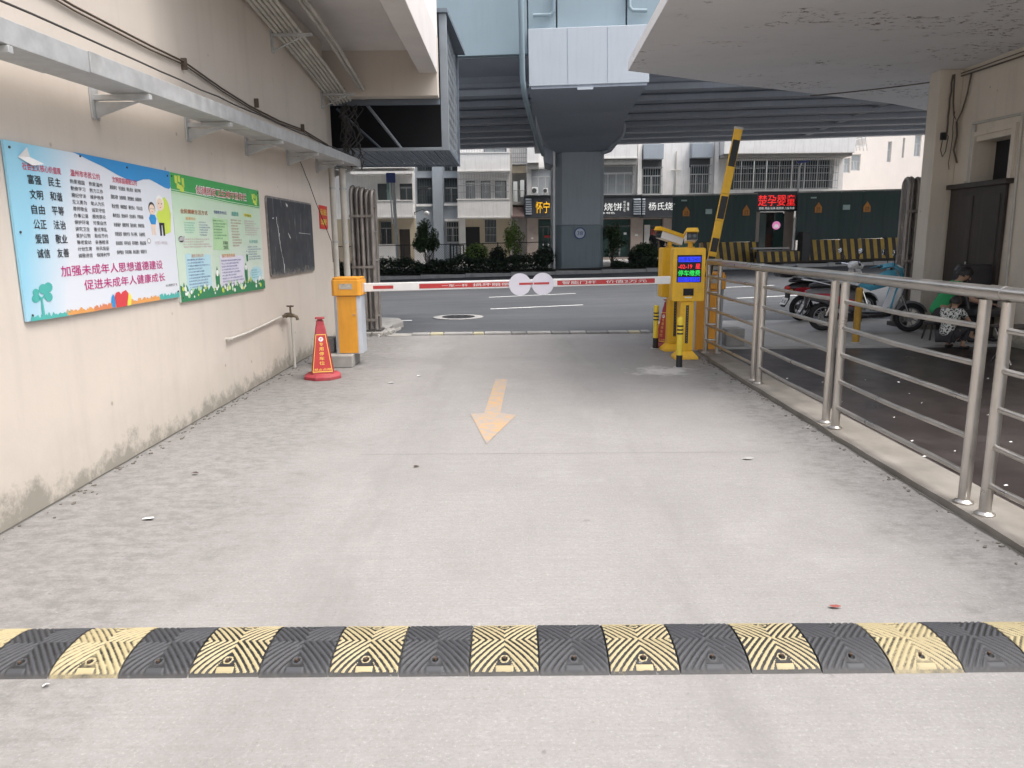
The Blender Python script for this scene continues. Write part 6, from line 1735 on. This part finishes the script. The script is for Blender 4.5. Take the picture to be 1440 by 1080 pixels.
    rows = [(.93,.12,.30),(.97,.17,.42),(1.03,.19,.58),(1.06,.18,.74),(1.02,.14,.86),(1.0,.10,.92)]
    rr_ = []
    for xx, hw, zz in rows: rr_.append([(xx+.05*(abs(k-6)/6)**2*-1, hw*(k-6)/6, zz) for k in range(13)]+[(xx+.035+.06*(1-(abs(k-6)/6)**2), hw*(k-6)/6*.97, zz) for k in range(12,-1,-1)])
    sh_.loft(rr_).build('leg_shield', shield, t, smooth=50, **K)
    MB().loft([ring_(1.06,.05,.50,.66,12),ring_(1.12,.06,.52,.80,12),ring_(1.16,.03,.56,.74,12)]).build('nose_panel', body, t, smooth=50, **K)
    MB().cyl((1.27,-.065,.232),(1.10,-.06,.62),.020,n=8).cyl((1.27,.065,.232),(1.10,.06,.62),.020,n=8).cyl((1.11,0,.60),(.98,0,.98),.022,n=8).build('fork', M['chrome'], t, smooth=40, **K)
    fd = MB(); n = 9
    vs = []
    for i in range(n+1):
        a = R(20+130*i/n); 
        for w_, dr_ in ((-.06,-.02),(-.045,.012),(.045,.012),(.06,-.02)): vs.append((1.27+(.245+dr_)*cos(a), w_, .235+(.245+dr_)*sin(a)))
    fd.add(vs, [(i*4+k,i*4+k+1,i*4+k+5,i*4+k+4) for i in range(n) for k in range(3)])
    fd.build('front_fender', body, t, smooth=60, **K)
    # handlebar head, headlamp, grips, mirrors
    MB().loft([ring_(.90,.06,.93,1.0,12),ring_(.96,.13,.92,1.05,12),ring_(1.04,.13,.90,1.05,12),ring_(1.12,.07,.90,1.0,12)]).build('handlebar_cowl', shield, t, smooth=50, **K)
    MB().loft([ring_(1.11,.075,.90,1.0,14),ring_(1.135,.055,.915,.985,14)]).build('headlight', M['mirror'], t, smooth=50, **K)
    for s_ in (-1,1):
        MB().tube([(.96,s_*.1,.99),(.92,s_*.24,1.01),(.86,s_*.34,1.0)],.014,8).build('handlebar', M['chrome'], t, smooth=50, **K)
        MB().tube([(.905,s_*.26,1.008),(.855,s_*.36,.998)],.02,8).build('grip', M['seat'], t, smooth=50, **K)
        MB().tube([(.96,s_*.2,.995),(.95,s_*.36,.985)],.006,6).build('brake_lever', M['chrome'], t, **K)
        st = MB().tube([(.95,s_*.17,1.01),(.93,s_*.20,1.12),(.91,s_*.27,1.20)],.007,6).build('mirror_stalk', M['cable'], t, smooth=50, **K)
        m = MB().ball((.90,s_*.30,1.235),.062,14,(.28,1.05,.78)); m.build('mirror_shell', M['gloss_blk'], st, smooth=50)
        m = MB().ball((.882,s_*.30,1.235),.056,14,(.12,1.0,.76)); m.build('mirror_glass', M['mirror'], st, smooth=50)
    MB().tube([(.5,-.10,.24),(.44,-.17,.03),(.42,-.19,.0)],.01,6).build('kick_stand', M['cable'], t, **K)
    if apron:
        g = random.Random(3); rows_ = []
        for j, (xx, zz, hw) in enumerate(((.86,1.06,.30),(1.00,1.09,.30),(1.16,1.02,.24),(1.17,.88,.22),(1.13,.72,.21),(1.10,.55,.19),(1.07,.40,.17))):
            rows_.append([(xx-.05-.10*(abs(k-8)/8)**2+.008*sin(k*1.9+j), hw*(k-8)/8, zz-.02*abs(sin(k*1.3))-.06*(abs(k-8)/8)) for k in range(17)])
        mb = MB(); vs = [p for r in rows_ for p in r]
        mb.add(vs, [(j*17+k,j*17+k+1,(j+1)*17+k+1,(j+1)*17+k) for j in range(6) for k in range(16)])
        # flap blown back over the floor side
        b0 = len(mb.v); fl_ = [(.90,-.30,1.02),(.72,-.31,.93),(.52,-.29,.86),(.42,-.28,.74),(.60,-.30,.66),(.80,-.31,.72),(.98,-.30,.86)]
        mb.add(fl_+[(.70,-.33,.82)], [(i,(i+1)%7,7) for i in range(7)])
        o = mb.build('rain_apron', M['cloth_b'], t, smooth=80, **K)
        sm = o.modifiers.new('s','SOLIDIFY'); sm.thickness = .006
    return t
scooter('black and red scooter with a black top box, farther from the railing', 5.22, 13.45, R(10), M['gloss_blk'], M['gloss_red'], M['gloss_wh'], True, False)
scooter('scooter wearing a pale blue rain apron, nearest the folded gate', 5.0, 11.95, R(-12), mat('grey_plastic',(.16,.16,.17),.35), M['gloss_red'], M['gloss_wh'], False, True, '浙C 3K7')

# ================================================================== PEOPLE
SKIN = mat('skin', (.42,.26,.18), .6, var=.06, scale=20, bstr=0)
HAIR = mat('black_hair', (.016,.013,.012), .5, var=.4, scale=60, bs=200, bstr=.4)
def skinmesh(name, comps, m, parent, sub=2, label=None):
    """comps: list of (points [(x,y,z,r)], edges); each component gets its own root"""
    vs = []; es = []; rad = []; roots = []
    for pts, ed in comps:
        b = len(vs); roots.append(b)
        for p in pts: vs.append(p[:3]); rad.append(p[3])
        es += [(a+b, c+b) for a, c in ed]
    me = bpy.data.meshes.new(name); me.from_pydata(vs, es, []); me.materials.append(m)
    o = link(name, me, parent, True, label)
    md = o.modifiers.new('skin', 'SKIN'); md.use_smooth_shade = True
    if not me.skin_vertices: 
        pass
    sv = me.skin_vertices[0].data
    for i, r_ in enumerate(rad):
        rr_ = r_ if isinstance(r_, tuple) else (r_, r_)
        sv[i].radius = rr_; sv[i].use_root = i in roots
    md2 = o.modifiers.new('sub', 'SUBSURF'); md2.levels = sub; md2.render_levels = sub
    return o
def chain(n): return [(i, i+1) for i in range(n-1)]
def lerp(a, b, t): return tuple(a[i]+(b[i]-a[i])*t for i in range(3))
def person(label, loc, yaw, J, s=1.0, shirt=None, trousers=None, sleeves=.55, hair='short', shoes=None):
    """J: joints in metres round the figure's own base, facing +x"""
    t = thing('person', label, 'person', loc, rotz=yaw)
    j = {k: tuple(c*s for c in v) for k, v in J.items()}
    pel, ch, nk, hd = j['pelvis'], j['chest'], j['neck'], j['head']
    pts = [(*pel,.10*s),(*lerp(pel,ch,.5),.095*s),(*ch,.11*s),(*nk,.050*s),(*lerp(nk,hd,.45),.05*s),(*hd,.088*s),(*tuple(hd[i]+(hd[i]-nk[i])*.45 for i in range(3)),.062*s)]
    ed = chain(7)
    def limb(root, names, rad):
        last = root
        for nme, r_ in zip(names, rad):
            pts.append((*j[nme], r_*s)); ed.append((last, len(pts)-1)); last = len(pts)-1
        return last
    for L in 'lr':
        limb(2, [L+'sho', L+'elb', L+'wri', L+'han'], [.052,.038,.026,.030])
        limb(0, [L+'hip', L+'kne', L+'ank', L+'toe'], [.082,.055,.036,.028])
    comps = [(pts, ed)]
    for L, sd_ in (('l',1),('r',-1)):                     # five bent fingers rooted in the palm
        h = Vector(j[L+'han']); w_ = Vector(j[L+'wri']); f = (h-w_).normalized(); side = f.cross(Vector((0,0,1)));
        if side.length < .1: side = Vector((0,1,0))
        side.normalize(); dn = f.cross(side).normalized()*(-1)
        if dn.z > 0: dn = -dn
        for k, ln in enumerate((.062,.070,.066,.052)):
            o_ = h+side*(.024-.016*k)*s
            comps.append(([(*o_,.0085*s),(*(o_+f*ln*.5*s+dn*.006*s),.0078*s),(*(o_+f*ln*s*.85+dn*.028*s),.0068*s)], chain(3)))
        o_ = w_.lerp(h,.5)+side*.022*s
        comps.append(([(*o_,.010*s),(*(o_+f*.03*s+side*.024*s),.009*s),(*(o_+f*.058*s+side*.028*s+dn*.012*s),.0075*s)], chain(3)))
    b = skinmesh('body', comps, SKIN, t)
    hv = Vector(hd); up = (hv-Vector(nk)).normalized(); fw = Vector(j.get('face', (1,0,0))).normalized(); fw = (fw-up*fw.dot(up)).normalized(); sd2 = up.cross(fw)
    HM = Matrix((fw, sd2, up)).transposed()
    def hp(a, b_, c): return tuple(hv+HM @ (Vector((a,b_,c))*s))
    # face: nose, ears, mouth, eyes
    m = MB(); m.loft([[hp(.078,-.010,.035),hp(.078,.010,.035),hp(.084,.004,.03),hp(.084,-.004,.03)],[hp(.078,-.017,-.012),hp(.078,.017,-.012),hp(.106,.008,-.010),hp(.106,-.008,-.010)]])
    m.build('nose', SKIN, t, smooth=60, **dict(local=True))
    for q in (-1,1):
        m = MB().ball(hp(0,q*.088,.005),.026*s,8,(.6,.35,1.1)); m.build('ear', SKIN, t, smooth=60, local=True)
        m = MB().ball(hp(.078,q*.032,.03),.011*s,8,(.6,1,.6)); m.build('eye', M['black'], t, smooth=60, local=True)
    m = MB().ball(hp(.084,0,-.042),.02*s,8,(.35,1,.25)); m.build('mouth', mat('lip',(.30,.12,.10),.6), t, smooth=60, local=True)
    # hair cap with an uneven edge
    g = random.Random(5); mb = MB(); n, mm = 20, 9; vs = []
    for i in range(mm+1):
        for k in range(n):
            a = 2*pi*k/n; front = max(0, cos(a)); lim = 1.95-.95*front**.8-(.12 if abs(sin(a)) > .9 else 0)
            th_ = lim*i/mm; r_ = .102*(1+.05*g.random())
            vs.append(hp(r_*1.04*sin(th_)*cos(a)-.008, r_*.92*sin(th_)*sin(a), .012+r_*1.12*cos(th_)+(.0 if i < mm else .006*g.uniform(-1,1))))
    mb.add(vs, [(i*n+k,i*n+(k+1)%n,(i+1)*n+(k+1)%n,(i+1)*n+k) for i in range(mm) for k in range(n)])
    mb.build('hair', HAIR, t, smooth=80, local=True)
    # clothes follow the body
    sp = [(*lerp(pel,ch,-.12),.122*s),(*lerp(pel,ch,.3),.125*s),(*lerp(pel,ch,.7),.132*s),(*ch,.128*s),(*lerp(ch,nk,.85),.066*s)]
    se = chain(5)
    for L in 'lr':
        sp.append((*j[L+'sho'],.068*s)); se.append((3,len(sp)-1)); sp.append((*lerp(j[L+'sho'],j[L+'elb'],sleeves),.056*s)); se.append((len(sp)-2,len(sp)-1))
    skinmesh('shirt', [(sp,se)], shirt, t)
    tp2 = [(*pel,.118*s)]; te = []
    for L in 'lr':
        last = 0
        for nme, r_, q in ((L+'hip',.098,1),(L+'kne',.070,1),(L+'ank',.050,.85)):
            p_ = j[nme] if q == 1 else lerp(j[L+'kne'], j[nme], q)
            tp2.append((*p_,r_*s)); te.append((last,len(tp2)-1)); last = len(tp2)-1
    skinmesh('trousers', [(tp2,te)], trousers, t)
    for L in 'lr':
        a, b_ = j[L+'ank'], j[L+'toe']
        m = MB(); m.obox(((a[0]+b_[0])/2,(a[1]+b_[1])/2,b_[2]-.002*s), (b_[0]-a[0],b_[1]-a[1],0), (-(b_[1]-a[1]),b_[0]-a[0],0), (0,0,1), .10*s,.042*s,.030*s)
        m.build('shoe', shoes or M['black'], t, bevel=.02, local=True)
    return t
def printed():
    m, nt, b = new_mat('black_white_print'); v = mapv(nt)
    vo = N(nt,'ShaderNodeTexVoronoi'); vo.inputs['Scale'].default_value = 24; vo.feature = 'DISTANCE_TO_EDGE'
    dn = noise(nt, 12, 3, v); vv = N(nt,'ShaderNodeVectorMath',operation='MULTIPLY_ADD'); nt.links.new(dn.outputs['Color'],vv.inputs[0]); vv.inputs[1].default_value=(.12,.12,.12); nt.links.new(v,vv.inputs[2]); nt.links.new(vv.outputs[0],vo.inputs['Vector'])
    nt.links.new(ramp(nt,vo.outputs['Distance'],.10,.16,(.62,.64,.60,1),(.03,.035,.04,1)).outputs[0],b.inputs['Base Color']); b.inputs['Roughness'].default_value=.8; return m
squat = dict(pelvis=(0,0,.26), chest=(.13,0,.60), neck=(.185,0,.72), head=(.215,0,.825),
    lsho=(.15,.16,.68), lelb=(.33,.20,.50), lwri=(.50,.12,.46), lhan=(.56,.09,.455),
    rsho=(.15,-.16,.68), relb=(.33,-.20,.50), rwri=(.50,-.12,.46), rhan=(.56,-.09,.455),
    lhip=(.04,.10,.24), lkne=(.42,.15,.42), lank=(.30,.13,.07), ltoe=(.44,.15,.03),
    rhip=(.04,-.10,.24), rkne=(.42,-.15,.42), rank=(.30,-.13,.07), rtoe=(.44,-.15,.03), face=(1,0,-.35))
person('child in a black and white patterned shirt squatting on the floor behind the railing', (5.86,10.02,-.015), R(28), squat, .76, printed(), mat('dark_trousers',(.04,.04,.045),.8))
sit = dict(pelvis=(0,0,.38), chest=(.18,0,.72), neck=(.26,0,.84), head=(.315,0,.925),
    lsho=(.22,.17,.80), lelb=(.20,.26,.56), lwri=(.42,.20,.50), lhan=(.50,.18,.50),
    rsho=(.22,-.17,.80), relb=(.40,-.24,.60), rwri=(.60,-.14,.54), rhan=(.68,-.12,.54),
    lhip=(.05,.11,.38), lkne=(.46,.17,.44), lank=(.44,.16,.08), ltoe=(.58,.17,.03),
    rhip=(.05,-.11,.38), rkne=(.46,-.17,.44), rank=(.44,-.16,.08), rtoe=(.58,-.17,.03), face=(1,0,-.8))
person('person in a bright green T-shirt sitting bent forward beside the black chair', (6.14,10.80,.02), R(-22), sit, 1.0, mat('green_cotton',(.03,.34,.12),.8), mat('dark_trousers',(.04,.04,.045),.8))
st_ = thing('stool', 'low dark stool under the person in the green T-shirt', 'stool', (6.14,10.80,.02))
MB().cyl((6.14,10.80,.24),(6.14,10.80,.28),.15,n=18).build('seat', M['gloss_blk'], st_, bevel=.006)
for k in range(4):
    a = pi/4+k*pi/2; MB().cyl((6.14+.1*cos(a),10.80+.1*sin(a),.24),(6.14+.15*cos(a),10.80+.15*sin(a),.02),.014,n=8).build('leg', M['cable'], st_)
oc = thing('office_chair', 'black leather office chair standing before the dark door', 'chair', (6.62,10.45,.0))
def sbox(c, hx, hy, hz): return MB().box(c[0]-hx,c[0]+hx,c[1]-hy,c[1]+hy,c[2]-hz,c[2]+hz)
sbox((6.60,10.44,.46),.25,.25,.055).build('seat', M['seat'], oc, bevel=.04, bseg=3)
MB().prism([(-.26,.50),(.26,.50),(.27,1.02),(.22,1.10),(-.22,1.10),(-.27,1.02)], ((6.60,10.70,0),(1,0,0),(0,0,1)), -.10, .0).build('backrest', M['seat'], oc, bevel=.03, bseg=3)
for sx in (-1,1):
    MB().tube([(6.60+.27*sx,10.62,.50),(6.60+.29*sx,10.60,.68),(6.60+.29*sx,10.38,.70),(6.60+.27*sx,10.33,.50)],.022,8).build('armrest', M['gloss_blk'], oc, smooth=50)
MB().cyl((6.60,10.44,.09),(6.60,10.44,.41),.028,n=10).build('column', M['chrome'], oc, smooth=40)
for k in range(5):
    a = .3+k*2*pi/5; e = (6.60+.26*cos(a), 10.44+.26*sin(a))
    lg = MB().tube([(6.60,10.44,.10),(e[0],e[1],.07)],[.024,.015],8).build('leg', M['gloss_blk'], oc, smooth=50)
    MB().cyl((e[0],e[1]-.012,.03),(e[0],e[1]+.012,.03),.028,n=10).build('castor', M['black'], lg)
# metal frame (folding table) at the right edge behind the railing
ft = thing('folding_bench', 'low folding bench with thin metal legs at the right edge behind the railing', 'bench', (6.3,8.8,0))
for k in range(3): MB().box(5.75,6.85,8.62+.13*k,8.73+.13*k,.42,.445).build('seat_slat', mat('dark_slat',(.06,.05,.045),.6), ft, bevel=.004)
for x_ in (5.85,6.75):
    MB().tube([(x_,8.62,.0),(x_,8.98,.42)],.012,8).tube([(x_,8.98,.0),(x_,8.62,.42)],.012,8).build('leg', M['chrome'], ft, smooth=50)
# two passers-by beyond the road
stand = dict(pelvis=(0,0,.92), chest=(.02,0,1.26), neck=(.02,0,1.46), head=(.05,0,1.58),
    lsho=(.0,.18,1.38), lelb=(.0,.23,1.10), lwri=(.10,.22,.90), lhan=(.15,.20,.84),
    rsho=(.0,-.18,1.38), relb=(-.02,-.23,1.10), rwri=(.06,-.22,.88), rhan=(.10,-.21,.81),
    lhip=(.0,.09,.90), lkne=(.06,.10,.50), lank=(.0,.10,.09), ltoe=(.14,.11,.03),
    rhip=(.0,-.09,.90), rkne=(.02,-.10,.50), rank=(-.05,-.10,.09), rtoe=(.08,-.11,.03), face=(1,0,0))
dk = mat('dark_jacket',(.018,.018,.022),.8)
a = P(919,372,Y=37); person('dark clothed person standing behind the round bush, the left of two', (a.x,37.0,.30), R(-80), stand, .98, dk, dk, .95)
a = P(931,372,Y=37.3); person('dark clothed person standing behind the yellow kiosk cameras, the right of two', (a.x,37.3,.22), R(-120), stand, .92, dk, dk, .95)
_d = bpy.data.objects.get('lettering_tmp')
if _d: bpy.data.objects.remove(_d)
